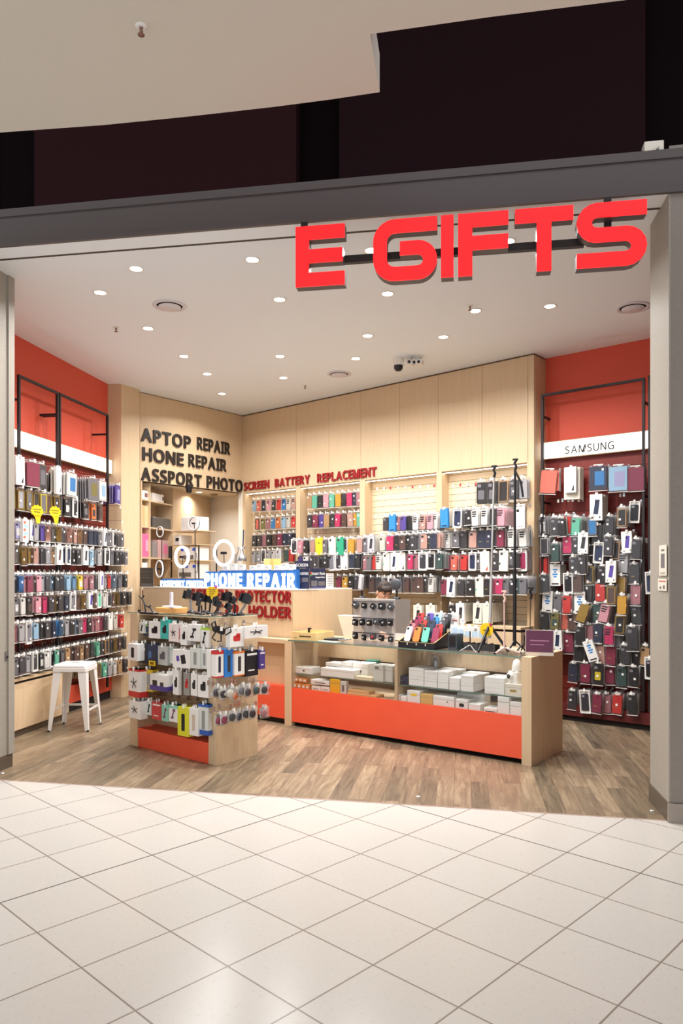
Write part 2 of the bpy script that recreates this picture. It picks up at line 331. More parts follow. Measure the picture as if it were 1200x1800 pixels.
# back wall: cladding over four lit niches
OPEN = [(WB.hit(a, 1009)[0], WB.hit(b, 1009)[0]) for a, b in ((431, 520), (527, 632), (641, 767), (776, 926))]
END = 4.877; NT = 2.85; ND = .16
mb = MB(); js = [-.04]+[WB.hit(x, 700)[0] for x in (521, 578, 634, 702, 770, 847)]+[END-.075, END]
for a, b in zip(js[:-1], js[1:]): mb.box(a+.002, b-.002, 0, .04, NT, CEIL-.02, WOOD)
mb.box(-.04, END-.01, .012, .3, NT+.002, CEIL, GROOVE); mb.box(END-.012, END, .03, .3, NT, CEIL-.02, WOODD)
edges = [-.04]+[v for o in OPEN for v in o]+[END]
for a, b in zip(edges[0::2], edges[1::2]): mb.box(a, b, 0, .3, 0, NT, WOOD)
struct('wall_back', mb, WB.at(0, 0, 0))
mb = MB()
for a, b in OPEN:
    mb.box(a, b, ND+.012, .3, 0, NT, GROOVE); k = .9
    while k < NT-.01: mb.box(a, b, ND, ND+.012, k, min(k+.0755, NT), SLATM); k += .08
    mb.box(a, b, .03, ND, NT-.012, NT, SLATM)
struct('wall_back_slats', mb, WB.at(0, 0, 0))
for (a, b), w_ in zip(OPEN, ('first lit niche, next to the alcove', 'second lit niche', 'third lit niche with empty hooks', 'last lit niche behind the tall poles')):
    q = thing('led_strip', f'bright LED strip along the top of the {w_}', 'light', WB.at(a, NT-.012, 0), 'LED strips in the niches')
    mb = MB(); mb.box(.004, b-a-.004, .032, .052, -.009, -.004, LED); part('diffuser', mb, q); mb = MB(); mb.box(.002, b-a-.002, .03, .054, -.004, -.0005, STEEL); part('channel', mb, q)
# right red wall
mb = MB(); mb.box(-.04, 2.6, 0, .1, 2.98, CEIL, REDW); mb.box(-.04, 2.6, .012, .1, 0, 2.98, GROOVE); k = .02
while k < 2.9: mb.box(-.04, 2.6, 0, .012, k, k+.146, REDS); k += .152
mb.box(-.04, 2.6, -.20, 0, .06, .18, mat('dark_red_base', '#5d1c1c', .5)); mb.box(-.04, 2.6, -.17, 0, 0, .06, VOID)
struct('wall_right', mb, WR.at(0, 0, 0))
# shopfront piers either side of the opening, with metal kicks
mb = MB(); mb.box(0, 4, 0, .45, 0, CEIL+.3, GREYD); struct('wall_front_right', mb, T(2.112, 4.70, 0) @ R(-9.5))
mb = MB(); mb.slab([(2.108, 4.698), (2.118, 4.698), (2.19, 5.146), (2.178, 5.148)], .12, CEIL, GREYW); struct('trim_pier_right', mb)
mb = MB(); mb.slab([(2.100, 4.692), (2.19, 4.68), (2.2, 5.155), (2.170, 5.156)], 0, .125, KICK); mb.slab([(2.1, 4.688), (4, 4.37), (4, 4.39), (2.1, 4.70)], 0, .125, mat('pale_kick', '#9c9186', .5)); struct('baseboard_right', mb)
mb = MB(); mb.slab([(-2.83, 5.53), (-2.74, 6.07), (-6.4, 6.68), (-6.4, 6.13)], 0, CEIL+.3, GREYW); struct('wall_front_left', mb)
mb = MB(); mb.slab([(-2.826, 5.53), (-2.752, 5.99), (-2.735, 6.07), (-2.75, 6.072), (-2.765, 5.99), (-2.84, 5.53)], 0, .115, KICK); struct('baseboard_left', mb)
mb = MB(); mb.slab([(-2.752, 6.0), (-2.736, 6.0), (-2.722, 6.075), (-2.738, 6.08)], .115, CEIL, GREYW); struct('trim_pier_left', mb)
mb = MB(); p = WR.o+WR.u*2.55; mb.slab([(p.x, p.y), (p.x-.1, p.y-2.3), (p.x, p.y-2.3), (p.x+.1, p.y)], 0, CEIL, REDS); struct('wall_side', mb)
# ------------------------------------------------------------------ over the shopfront: beam, dark void, mall ceiling
mb = MB(); mb.box(-6.2, 3, -.02, -.002, CEIL-.008, CEIL+.205, BEAM); mb.box(-6.2, 3, -.034, .14, CEIL+.205, CEIL+.262, BEAM); mb.box(-6.2, 3, -.028, -.002, CEIL-.012, CEIL+.018, BEAM); struct('trim_beam', mb, SF.at(0, 0, 0))
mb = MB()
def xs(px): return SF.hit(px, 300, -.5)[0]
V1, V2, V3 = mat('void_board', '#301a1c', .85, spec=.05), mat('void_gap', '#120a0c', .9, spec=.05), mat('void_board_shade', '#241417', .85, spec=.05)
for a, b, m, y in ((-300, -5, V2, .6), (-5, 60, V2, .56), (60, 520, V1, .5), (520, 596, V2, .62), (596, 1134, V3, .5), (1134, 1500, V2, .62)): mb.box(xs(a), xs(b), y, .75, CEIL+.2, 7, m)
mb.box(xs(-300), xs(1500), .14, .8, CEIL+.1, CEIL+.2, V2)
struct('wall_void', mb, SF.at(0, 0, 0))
mb = MB(); MC = mat('mall_ceiling_paint', '#d6cfc2', .8)
P = [G(x, y, 4.4) for x, y in ((-400, 262), (0, 233), (180, 220), (330, 205), (480, 188), (580, 175), (667, 162))]+[G(650, 60, 4.4), G(860, 30, 4.4), G(1100, 0, 4.4), G(1400, -45, 4.4)]
pts = [(v.x, v.y) for v in P]; mb.slab(([(-6.5, -4)]+pts+[(6.5, 3.2), (6.5, -4)])[::-1], 4.4, 4.62, MC); struct('ceiling', mb)
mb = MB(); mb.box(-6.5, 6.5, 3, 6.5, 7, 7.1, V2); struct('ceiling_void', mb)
# fascia bits: the sign-side junction box above the beam
j = thing('junction_box', 'small cream junction box on top of the dark beam near the pier', 'box', SF.at(SF.hit(1148, 262)[0], CEIL+.262, .0)); mb = MB(); mb.bbox(-.06, .06, -.02, .06, 0, .07, CREAM); part('body', mb, j); mb = MB(); mb.lathe([(.008, 0), (.008, .02)], STEEL, T(.02, -.02, .01) @ R(0, 90)); part('knob', mb, j)
# ------------------------------------------------------------------ ceiling fittings
DL = [(239, 472), (443, 456), (176, 514), (260, 577), (491, 526), (681, 516), (835, 546), (966, 538), (646, 590), (779, 592), (323, 626), (492, 626), (625, 630), (364, 657), (498, 664), (390, 692), (653, 440), (892, 424)]
order = sorted(range(len(DL)), key=lambda i: (DL[i][1], DL[i][0]))
mb = MB(); mb.lathe([(.062, 0), (.062, -.006), (.05, -.006), (.046, 0)], WHITE, n=24, cap=False); DLR = mb.mesh('trim_ring')
mb = MB(); mb.lathe([(.0, -.001), (.048, -.001)], DLGLOW, n=24, smooth=False); DLD = mb.mesh('diffuser')
for rank, i in enumerate(order):
    p = G(*DL[i], CEIL); q = thing('downlight', f'lit round ceiling downlight, {ORD[rank+1]} nearest the shop entrance', 'ceiling light', T(p.x, p.y, CEIL), 'recessed downlights in the shop ceiling')
    for nm, me in (('trim_ring', DLR), ('diffuser', DLD)): obj(nm, me, q)
    lamp('downlight_lamp', (p.x, p.y, CEIL-.012), DOWNLIGHT_W, .085, spread=math.radians(148))
p = G(350, 865, 2.86); q = thing('downlight', 'lit round downlight in the low ceiling of the repair alcove', 'ceiling light', T(p.x, p.y, 2.86)); obj('trim_ring', DLR, q); obj('diffuser', DLD, q); lamp('downlight_lamp', (p.x, p.y, 2.848), 7, .08, spread=math.radians(150))
p = G(376, 868, 2.86); q = thing('smoke_detector', 'dark round detector on the low alcove ceiling', 'smoke detector', T(p.x, p.y, 2.86)); mb = MB(); mb.lathe([(.06, 0), (.055, -.02), (.03, -.03), (0, -.03)], mat('brown_plastic', '#8a7256', .5)); part('body', mb, q)
for (px, py), r, t in (((298, 537), .155, 'large round white air diffuser in the ceiling near the left red wall'), ((1112, 540), .155, 'large round white air diffuser in the ceiling beside the right pier'), ((596, 657), .15, 'round white air diffuser in the ceiling before the wood back wall')):
    p = G(px, py, CEIL); q = thing('air_diffuser', t, 'air vent', T(p.x, p.y, CEIL), 'round air diffusers')
    mb = MB(); mb.lathe([(r, 0), (r, -.006), (r*.78, -.012), (r*.74, 0)], mat('cool_white_plastic', '#dcd8dc', .5), n=36, cap=False); part('rim', mb, q)
    mb = MB(); mb.lathe([(r*.74, -.0005), (0, -.0005)], V2, n=36, smooth=False, cap=False); part('slot', mb, q)
    mb = MB(); mb.lathe([(r*.66, -.014), (r*.64, -.02), (0, -.022)], mat('cool_white_plastic', '#dcd8dc', .5), n=36); part('disc', mb, q)
for (px, py), z, t in (((204, 575), CEIL, 'small ceiling sprinkler near the left red wall'), ((826, 537), CEIL, 'small ceiling sprinkler next to a downlight behind the red sign'), ((536, 677), CEIL, 'small ceiling sprinkler before the back wall'), ((248, 46), 4.4, 'sprinkler in the cream mall ceiling outside the shop')):
    p = G(px, py, z); q = thing('sprinkler', t, 'sprinkler', T(p.x, p.y, z), 'ceiling sprinklers')
    mb = MB(); mb.lathe([(.03, 0), (.026, -.006), (.012, -.008), (.0, -.008)], WHITE); part('escutcheon', mb, q)
    mb = MB(); mb.lathe([(.009, -.006), (.009, -.03), (.004, -.032), (.004, -.042), (.018, -.043), (.018, -.046), (0, -.046)], mat('copper_metal', '#8c6a5a', .4, .7), n=10); part('nozzle', mb, q)
def dome(px, py, z, t, col, s=1.0):
    p = G(px, py, z); q = thing('security_camera', t, 'camera', T(p.x, p.y, z), 'ceiling cameras')
    mb = MB(); mb.lathe([(.055*s, 0), (.058*s, -.05*s), (.05*s, -.075*s), (0, -.075*s)], col); part('housing', mb, q)
    mb = MB(); mb.lathe([(.048*s, -.075*s), (.046*s, -.105*s), (.03*s, -.128*s), (0, -.135*s)], BLACK); part('lens_dome', mb, q)
dome(700, 630, CEIL, 'white ceiling camera with a big black dome', WHITE, 1.1)
for px, t in ((719, 'small white twin lens camera beside the black dome camera'), (735, 'small white twin lens camera farthest from the black dome camera')):
    p = G(px, 628, CEIL); q = thing('security_camera', t, 'camera', T(p.x, p.y, CEIL) @ R(-30 if px > 725 else 20), 'ceiling cameras')
    mb = MB(); mb.lathe([(.04, 0), (.04, -.02), (.015, -.025), (.012, -.05), (0, -.05)], WHITE); part('mount', mb, q)
    mb = MB(); mb.rr(0, -.07, .13, .06, .02, -.06, .03, WHITE); part('housing', mb, q)
    for s in (-1, 1): mb = MB(); mb.lathe([(.017, 0), (.017, .006), (0, .008)], BLACK, T(s*.032, -.06, -.07) @ R(0, 90), n=12); part('lens', mb, q)
dome(332, 852, 2.86, 'black ceiling camera hanging in the repair alcove', BLACK, .9)
# ------------------------------------------------------------------ red letter sign
ZB = SF.hit(563, 503, .10)[1]
q = thing('letter_sign', 'glowing red letter sign of six big letters hanging under the dark beam', 'sign', SF.at(-2.462, ZB, .10))
U = lambda px, py=430: SF.hit(px, py, .10)[0]+2.462
LH = SF.hit(563, 397, .10)[1]-ZB                                     # letters about .42 m tall
def band(pts, t):
    """constant-width stroke along a path of (x, z) points"""
    P = [Vector(p) for p in pts]; a = []; b = []
    for i, p in enumerate(P):
        d1 = (P[i]-P[i-1]).normalized() if i else None; d2 = (P[i+1]-P[i]).normalized() if i < len(P)-1 else None
        d = ((d1 or d2)+(d2 or d1)).normalized(); n = Vector((-d.y, d.x)); k = 1/max(.4, n.dot(Vector((-(d1 or d2).y, (d1 or d2).x))))
        a.append(tuple(p+n*t/2*k)); b.append(tuple(p-n*t/2*k))
    return a, b
def arc(cx, cz, r, a0, a1, n=8): return [(cx+r*math.cos(math.radians(a0+(a1-a0)*i/n)), cz+r*math.sin(math.radians(a0+(a1-a0)*i/n))) for i in range(n+1)]
def strokes(ch, wd):
    h = LH; t = .092; m = t/2; L = []
    if ch == 'E': L = [[(m, 0), (m, h)], [(t, m), (wd, m)], [(t, h/2), (wd*.96, h/2)], [(t, h-m), (wd, h-m)]]
    if ch == 'G':
        r = .10; e = (h*.52-m)/2; L = [[(wd, h-m), (m+r, h-m)]+arc(m+r, h-m-r, r, 90, 180)[1:]+arc(m+r, m+r, r, 180, 270)+arc(wd-m-e, m+e, e, 270, 450, 14)+[(wd*.42, m+2*e)]]
    if ch == 'I': L = [[(wd/2, 0), (wd/2, h)]]
    if ch == 'F': L = [[(m, 0), (m, h)], [(t, h-m), (wd, h-m)], [(t, h*.52), (wd, h*.52)]]
    if ch == 'T': L = [[(0, h-m), (wd, h-m)], [(wd/2, 0), (wd/2, h-t)]]
    if ch == 'S':
        r = (h-t)/4; L = [[(wd, h-m)]+arc(m+r, h-m-r, r, 90, 270)+arc(wd-m-r, m+r, r, 90, -90)+[(0, m)]]
    return L, t
for ch, a, b in (('E', 520, 606), ('G', 656, 768), ('I', 775, 797), ('F', 805, 893), ('T', 905, 1007), ('S', 1013, 1136)):
    ua, ub = U(a), U(b); st, t = strokes(ch, ub-ua); fc = MB(); rt = MB()
    if ch == 'I': t = ub-ua
    for s in st:
        A, B = band(s, t); tt = .004
        for i in range(len(A)-1):
            qd = [A[i], A[i+1], B[i+1], B[i]]
            fc.prism(qd, -.012, 0, SIGNRED); rt.prism(qd, .0, .07, BEAM)
    o = part('letter', fc, q, T(ua, 0, 0)); part('letter_return', rt, o)
mb = MB(); ua, ub = U(600), U(1030); mb.box(ua, ub, .075, .115, LH*.44, LH*.56, BLKM); part('mounting_bar', mb, q)
for px in (530, 1072): mb = MB(); ua = U(px); mb.box(ua-.022, ua+.022, .072, .1, LH*.5, CEIL-ZB-.012, BLKM); part('hanger', mb, q)
# ------------------------------------------------------------------ light boxes and black frames on the red walls
def light_box(frame, u0, u1, z0, z1, label, txt=None):
    q = thing('light_box', label, 'light box', frame.at(u0, z0, .0)); L = u1-u0; h = z1-z0
    mb = MB(); mb.box(0, L, -.06, -.002, -.008, h+.008, mat('pale_metal_edge', '#b59c74', .4)); part('casing', mb, q)
    mb = MB(); mb.box(.004, L-.004, -.064, -.0605, 0, h, BOXGLOW); part('diffuser', mb, q)
    if txt: mb = MB(); add_text(mb, txt[0], txt[1]-u0, txt[2]-u0, txt[3]-z0, txt[4], -.067, -.0645, mat('dark_grey_ink', '#2f2c2a', .6), .011, gap=.12); part('lettering', mb, q)
light_box(WL, -1.3, 1.97, 2.895, 3.065, 'long glowing white light box across the left red wall')
light_box(WR, -.035, 2.5, 2.905, 3.085, 'glowing white light box with thin grey lettering on the right red wall', ('SAMSUNG', .243, .78, 2.936, .083))
def rail_frame(frame, u0, u1, z0, z1, d, label, arms):
    q = thing('display_rack', label, 'display rack', frame.at(u0, 0, d), 'black tube frames on the red walls'); L = u1-u0; t = .026
    for x in (0, L-t): mb = MB(); mb.box(x, x+t, -t/2, t/2, z0, z1, BLKM); part('post', mb, q)
    mb = MB(); mb.box(t, L-t, -t/2, t/2, z1-t, z1, BLKM); part('top_bar', mb, q)
    for x, z in arms: mb = MB(); mb.box(x-.01, x+.01, t/2, d-.001, z-.011, z+.011, BLKM); part('arm', mb, q)
rail_frame(WL, -.256, .462, .58, 3.575, .2, 'black tube frame on the left wall, the one nearest the shop entrance', [(.70, 3.33), (.013, 3.33), (.70, 2.5), (.013, 2.5)])
rail_frame(WL, .482, 1.592, .2, 3.575, .2, 'black tube frame on the left wall next to the wood pillar', [(.02, 3.33), (1.10, 3.33), (1.10, 2.45)])
rail_frame(WR, .024, 1.137, .2, 3.605, .2, 'black tube frame around the lettered light box, next to the wood wall', [(.013, 3.36), (1.1, 3.36), (.013, 2.4), (1.1, 2.4)])
rail_frame(WR, 1.172, 2.2, .2, 3.62, .2, 'black tube frame half hidden by the right pier', [(.013, 3.36), (.013, 2.4)])
# ------------------------------------------------------------------ wooden base cabinets
def base_cabinet(frame, u0, u1, d, top, label, n=1):
    q = thing('base_cabinet', label, 'cabinet', frame.at(u0, 0, 0)); L = u1-u0
    mb = MB(); mb.box(0, L, -d, -.001, .07, top-.055, WOOD); part('body', mb, q)
    mb = MB(); mb.box(0, L, -d-.004, -.001, top-.028, top, WOOD); part('top_board', mb, q)
    mb = MB(); mb.box(.002, L-.002, -d+.025, -.001, top-.055, top-.028, VOID); part('finger_groove', mb, q)
    mb = MB(); mb.box(.0, L, -d+.03, -.001, 0, .07, KICK); part('kick', mb, q)
    return q
base_cabinet(WL, -1.3, .62, .236, .575, 'low wooden base cabinet under the left wall, behind the white stool')
base_cabinet(WB, 2.47, 4.87, .30, 1.02, 'long wooden base cabinet along the back wall behind the glass counter')
mb = MB(); mb.box(.64, 2.0, -.05, -.001, .1, .3, REDW); mb.box(.64, 2.0, -.03, -.001, 0, .1, VOID); struct('baseboard_left_wall', mb, WL.at(0, 0, 0))
# ------------------------------------------------------------------ packaged phone cases
PK = {}
def cached(key, fn):
    if key not in PK: PK[key] = fn()
    return PK[key]
def m_film(w, h, hd, foot=True):
    def f():
        mb = MB(); mb.box(-w/2, w/2, -.008, .008, -h, -hd*.5, FILM); mb.box(-w*.26, w*.26, -.0015, .0015, -hd*.62, 0, STICK)
        if foot: mb.box(-w/2, w/2, -.009, .009, -h-.006, -h, mat('seam_film', '#ddd9d4', .4))
        return mb.mesh('clear_bag')
    return cached(('film', w, h, hd, foot), f)
def m_case(c, w, h, cam=True, bars=False):
    def f():
        mb = MB(); cz = 0; mb.rr(0, 0, w, h, .012, -.005, .005, cm(c))
        if bars:
            for k in range(3): mb.box(-w*.42, -w*.42+w*(.66 if k < 2 else .55), -.0056, -.0051, h*.38-k*.024-.0075, h*.38-k*.024+.0075, BLACK)
        elif cam: mb.rr(-w*.22, h*.36, w*.38, h*.15, .006, -.0062, -.005, BLACK if c not in ('k', 'dk') else mat('camera_grey', '#8c8a90', .4))
        return mb.mesh('phone_case')
    return cached(('case', c, w, h, cam, bars), f)
def m_wallet(c, w, h):
    def f():
        mb = MB(); mb.rr(0, 0, w, h, .008, -.0066, .0066, cm(c)); mb.box(w*.5-.012, w*.5+.006, -.0076, .0076, -.014, .014, cm(c)); mb.box(-w*.30, w*.05, -.0072, -.0066, -h*.16, -h*.12, mat('gold_print', '#b79a4e', .4))
        return mb.mesh('wallet_case')
    return cached(('wal', c, w, h), f)
def m_ring(c, w, h):
    def f():
        mb = MB(); mb.frame(0, 0, w, h, .009, .014, -.005, .005, cm(c)); return mb.mesh('bumper_frame')
    return cached(('ring', c, w, h), f)
def m_rr(nm, c, w, h, y0=-.002, y1=.002): 
    def f(): mb = MB(); mb.rr(0, 0, w, h, .006, y0, y1, cm(c)); return mb.mesh(nm)
    return cached((nm, c, w, h, y0), f)
def m_card(c, w, h, th):
    def f():
        mb = MB(); mb.frame(0, -h/2, w, h, .012, .006, -th, th, mat('card_'+c, COLS[c][1], .6)); mb.box(-w/2+.01, w/2-.01, .001, th, -h+.01, -.01, mat('card_'+c, COLS[c][1], .6)); return mb.mesh('window_card')
    return cached(('card', c, w, h, th), f)
def m_box(c, w, h, th):
    def f():
        mb = MB(); mb.box(-w/2, w/2, -th/2, th/2, -h, 0, mat('card_'+c, COLS[c][1], .55)); mb.box(-.014, .014, -.001, .001, 0, .02, STICK); return mb.mesh('carton')
    return cached(('box', c, w, h, th), f)
def m_pic(c, kind, w, h):
    def f():
        mb = MB()
        if kind == 'ph': mb.prism([(-w*.22, -h*.25), (-w*.05, h*.3), (w*.3, h*.28), (w*.16, -h*.27)], -.0006, 0, cm(c)); mb.rr(-w*.02, h*.2, w*.14, h*.1, .004, -.0009, -.0006, BLACK); mb.rr(-w*.3, -h*.4, w*.12, h*.06, .002, -.0006, 0, cm('g')); mb.rr(w*.3, -h*.38, w*.1, h*.07, .002, -.0006, 0, cm('dk'))
        elif kind == 'tri': mb.prism([(w*.1, -h*.42), (w*.32, -h*.18), (w*.32, -h*.42)], -.0006, 0, cm(c))
        elif kind == 'txt':
            for k, s in enumerate((.22, .12, .26, .16)): mb.box(-w*s, w*s, -.0006, 0, h*.22-k*h*.11, h*.29-k*h*.11, cm(c))
            mb.box(-w*.34, w*.34, -.0006, 0, -h*.44, -h*.38, BLACK)
        elif kind == 'blk': 
            for k in range(5): mb.box(-w*.4, w*.4 if k % 2 else 0, -.0006, 0, h*.3-k*h*.16, h*.42-k*h*.16, cm(c if k % 2 else 'co'))
        elif kind == 'dot': mb.rr(-w*.22, h*.34, w*.26, h*.13, .006, -.0006, 0, cm('dk')); mb.rr(-w*.4, -h*.14, w*.16, h*.12, .004, -.0006, 0, cm(c))
        return mb.mesh('printed_picture')
    return cached(('pic', c, kind, w, h), f)
def m_stick():
    def f(): mb = MB(); mb.box(-.011, .011, -.0005, .0005, -.011, .011, STICK); return mb.mesh('price_sticker')
    return cached('stick', f)
def m_rod(L):
    def f():
        mb = MB(); mb.tube([(0, 0, 0), (0, -L+.012, 0), (0, -L, .012)], .0028, CHROME, n=6); mb.box(-.012, .012, -.004, 0, -.02, .02, CHROME); return mb.mesh('display_hook')
    return cached(('rod', L), f)
HOOKS = []
def add_hook(M, label, group, L, tip='w', Mt=None):
    HOOKS.append((M, label, group, L, tip, Mt if Mt is not None else T(random.uniform(-.004, .004), -L-.003, random.uniform(-.004, .002)) @ R(random.uniform(-25, 25), 0, random.uniform(-12, 12))))
def m_tip(c):
    def f(): mb = MB(); mb.box(-.011, .011, -.0012, .0012, -.03, .004, STICK if c == 'w' else PINKTAG); return mb.mesh('price_tag')
    return cached(('tip', c), f)
STACK = []      # further packs behind the front one of each hook
KIND = {'b': ('phone_case_pack', 'phone case pack'), 'e': ('phone_case_pack', 'phone case pack'), 'r': ('bumper_case_pack', 'bumper case pack'), 'c': ('window_card_case', 'boxed case'), 'x': ('boxed_phone_case', 'boxed case'),
        'w': ('wallet_case_pack', 'wallet case pack'), 't': ('tablet_case_pack', 'tablet case pack'), 'm': ('phone_case_pack', 'phone case pack')}
DESC = {'b': '{} phone case in a clear bag', 'e': '{} phone case with black slots in a clear pack', 'r': '{} rimmed bumper case in a clear pack', 'c': '{} phone case in a white window card', 'x': '{} carton with a printed phone case',
        'w': '{} wallet case in a clear bag', 't': '{} tablet case in a clear bag', 'm': 'shiny {} phone case in a clear bag'}
def shiny(c):
    k = COLS[c][0].replace(' ', '_')+'_foil'; return mat(k, COLS[c][1], .16, .85)
def m_foil(c, w, h):
    def f(): mb = MB(); mb.rr(0, 0, w, h, .012, -.005, .005, shiny(c)); mb.rr(-w*.22, h*.36, w*.34, h*.13, .006, -.0062, -.005, BLACK); return mb.mesh('phone_case')
    return cached(('foil', c, w, h), f)
def pack(M, code, label, group, sc=1.0):
    st, c = code[0], code[1:]; c2 = None
    if '/' in c: c, c2 = c.split('/')
    nm, cat = KIND[st]; W, Hh = .098*sc, .205*sc
    rq = random.random
    def child(n, me, x, y, z, ry=0):
        if n == 'price_sticker' and rq() < .45: return
        o = obj(n, me, q); o.matrix_basis = T(x, y, z) @ R(0, 0, ry); return o
    if st in 'bem':
        q = thing(nm, label, cat, M, group, m_film(W, Hh, .03))
        cs = m_case(c, .078*sc, .158*sc, bars=(st == 'e')) if st != 'm' else m_foil(c, .078*sc, .158*sc)
        child('phone_case', cs, 0, 0, -.03-.086*sc)
        if c2: child('insert_card', m_rr('insert_card', c2, .05*sc, .07*sc, -.0065, -.0055), 0, 0, -.03-.10*sc)
        child('price_sticker', m_stick(), -.02+.04*rq(), -.0088, -.07-.09*sc*rq())
    elif st == 'w':
        q = thing(nm, label, cat, M, group, m_film(W, Hh, .026)); child('wallet_case', m_wallet(c, .084*sc, .165*sc), 0, 0, -.026-.088*sc)
        child('price_sticker', m_stick(), -.025+.04*rq(), -.0088, -.05-.10*sc*rq())
    elif st == 'r':
        q = thing(nm, label, cat, M, group, m_film(W, Hh, .028)); child('insert_card', m_rr('insert_card', c2 or 'dk', .064*sc, .145*sc), 0, .001, -.028-.086*sc); child('bumper_frame', m_ring(c, .082*sc, .165*sc), 0, 0, -.028-.086*sc)
        child('price_sticker', m_stick(), -.02+.03*rq(), -.0088, -.08-.08*sc*rq())
    elif st == 'c':
        q = thing(nm, label, cat, M, group, m_card('w', W, Hh, .009)); child('phone_case', m_case(c, .066*sc, .15*sc), 0, -.003, -Hh*.52); child('price_sticker', m_stick(), .02, -.0098, -Hh*.78)
    elif st == 'x':
        base = c2 or 'cr'; kind = {'nv': 'ph', 'bl': 'txt', 'rd': 'tri', 'k': 'tri', 'tl': 'dot', 'mt': 'dot', 'pu': 'ph', 'lb': 'blk', 'br': 'ph', 'dk': 'ph'}.get(c, 'ph')
        q = thing(nm, label, cat, M, group, m_box(base, W, Hh, .03)); child('printed_picture', m_pic(c, kind, W, Hh), 0, -.0151, -Hh/2)
    elif st == 't':
        W, Hh = .2*sc, .28*sc
        q = thing(nm, label, cat, M, group, m_film(W, Hh, .02)); child('tablet_case', m_rr('tablet_case', c, .18*sc, .245*sc, -.006, .006), 0, 0, -.02-.127*sc)
        if c2: child('insert_card', m_rr('insert_card', c2, .10*sc, .15*sc, -.0072, -.0062), .015, 0, -.02-.13*sc)
        child('price_sticker', m_stick(), .05*sc, -.0088, -.06)
    return q
def colour_of(code):
    c = code[1:].split('/')
    if code[0] == 'x': return COLS[c[1] if len(c) > 1 else 'cr'][0]+' '+{'nv': 'navy', 'bl': 'blue', 'rd': 'red', 'k': 'black', 'tl': 'teal', 'mt': 'mint', 'pu': 'purple', 'lb': 'pale blue', 'br': 'brown', 'dk': 'charcoal'}.get(c[0], c[0])+'-print'
    return COLS[c[0]][0]
def row(frame, d, line, items, where, hook=True, n=3, sc=1.0, jit=6.0, step=.03, hz=.012):
    """one row of hooks: line = (x0, y0, x1, y1) of the pack tops in the photograph"""
    x0, y0, x1, y1 = line; cnt = 0
    lv = len(where.split())
    for k, it in enumerate(items):
        px, code = it[0], it[1]; s = it[2] if len(it) > 2 else sc; ns = it[3] if len(it) > 3 else n
        dd = d+(.022 if k % 2 else 0)
        u, z = frame.hit(px, y0+(y1-y0)*(px-x0)/(x1-x0), dd)
        rz = random.uniform(-jit, jit); ry = random.uniform(-2.2, 2.2)
        lab = f'{colour_of(code)} {DESC[code[0]].split("{} ")[1].split(" in ")[0].split(" with ")[0]}, {ORD[k+1]} {where}' if lv < 14 else where
        pack(frame.at(u, z, dd, rz, 0, ry), code, lab, 'hanging packs '+where.split(' of ')[-1] if ' of ' in where else None, s)
        if hook:
            bk = ND if frame is WB and any(a+.01 < u < b-.01 for a, b in OPEN) else 0
            if dd+bk > .04: add_hook(frame.at(u, z+hz, -bk), f'hook of the {ORD[k+1]} pack {where}', 'chrome hooks '+HK(where), round(dd+.02+bk, 2))
        if ns >= 2: ns = max(1, int((dd+(ND if frame is WB and any(a+.04 < u < b-.04 for a, b in OPEN) else 0))/step)-1)
        w_, h_ = (.2*s, .27*s) if code[0] == 't' else (.084*s, .19*s)
        for j in range(ns):
            STACK.append((frame.at(u, z, dd-(j+1)*step-(.016 if code[0] == 'x' else .004), rz*.6, 0, ry), w_, h_, code, j))
def HK(where):
    return 'in the '+where.split(' in the ')[-1] if ' in the ' in where else where
WLH = 'row of the left wall'
WL.back = 0; WB.back = 0; WR.back = 0
row(WL, .27, (35, 803, 155, 836), [(33, 'xk/w', 1.35), (58, 'tmg', .95, 2), (73, 'tdk/g', 1.0, 5), (101, 'xk/w', 1.4, 1), (126, 'tw/bl', 1.0, 4), (163, 'tg/ol', 1.0, 4), (180, 'tw/lb', .9, 1), (207, 'tpu/lv', .9, 4)], 'from the left in the top row of the left wall', jit=10)
row(WL, .24, (40, 856, 190, 886), [(37, 'rgd/sv', 1.15), (52, 'rgd/g', 1.15), (64, 'rgd/dk', 1.15), (76, 'ryl/g', 1.15), (86, 'rgd/br', 1.15), (100, 'rgd/dk', 1.15), (118, 'bk/w', 1.1), (132, 'ck', 1.1), (150, 'bk/g', 1.1), (164, 'bor/dk', 1.1), (177, 'bbr/dk', 1.1)], 'from the left in the second row of the left wall')
row(WL, .27, (35, 912, 225, 935), [(31, 'blv/w'), (43, 'xlb/w', 1.1), (56, 'xpu/w'), (64, 'bsv'), (75, 'bpu'), (84, 'mrg'), (94, 'msv'), (104, 'mgd'), (111, 'bdk'), (121, 'mrg'), (133, 'brg'), (141, 'mtan'), (150, 'bbr'), (159, 'bnv'), (168, 'bnv'), (176, 'bg'), (184, 'xnv/w'), (192, 'bg'), (201, 'ck'), (208, 'bdk'), (215, 'bg')], 'from the left in the third row of the left wall', n=6)
row(WL, .27, (35, 955, 228, 966), [(29, 'msv'), (42, 'mgd', 1.05), (53, 'mgd'), (63, 'mrg'), (75, 'bk'), (84, 'msv'), (94, 'mtan'), (103, 'xbr/w'), (113, 'cnv'), (120, 'cnv'), (130, 'bk'), (138, 'bk'), (149, 'xdk/w'), (161, 'mlb', 1.1), (175, 'bsv'), (188, 'ck'), (197, 'bg'), (206, 'bk'), (213, 'bk'), (222, 'bg')], 'from the left in the fourth row of the left wall', n=6)
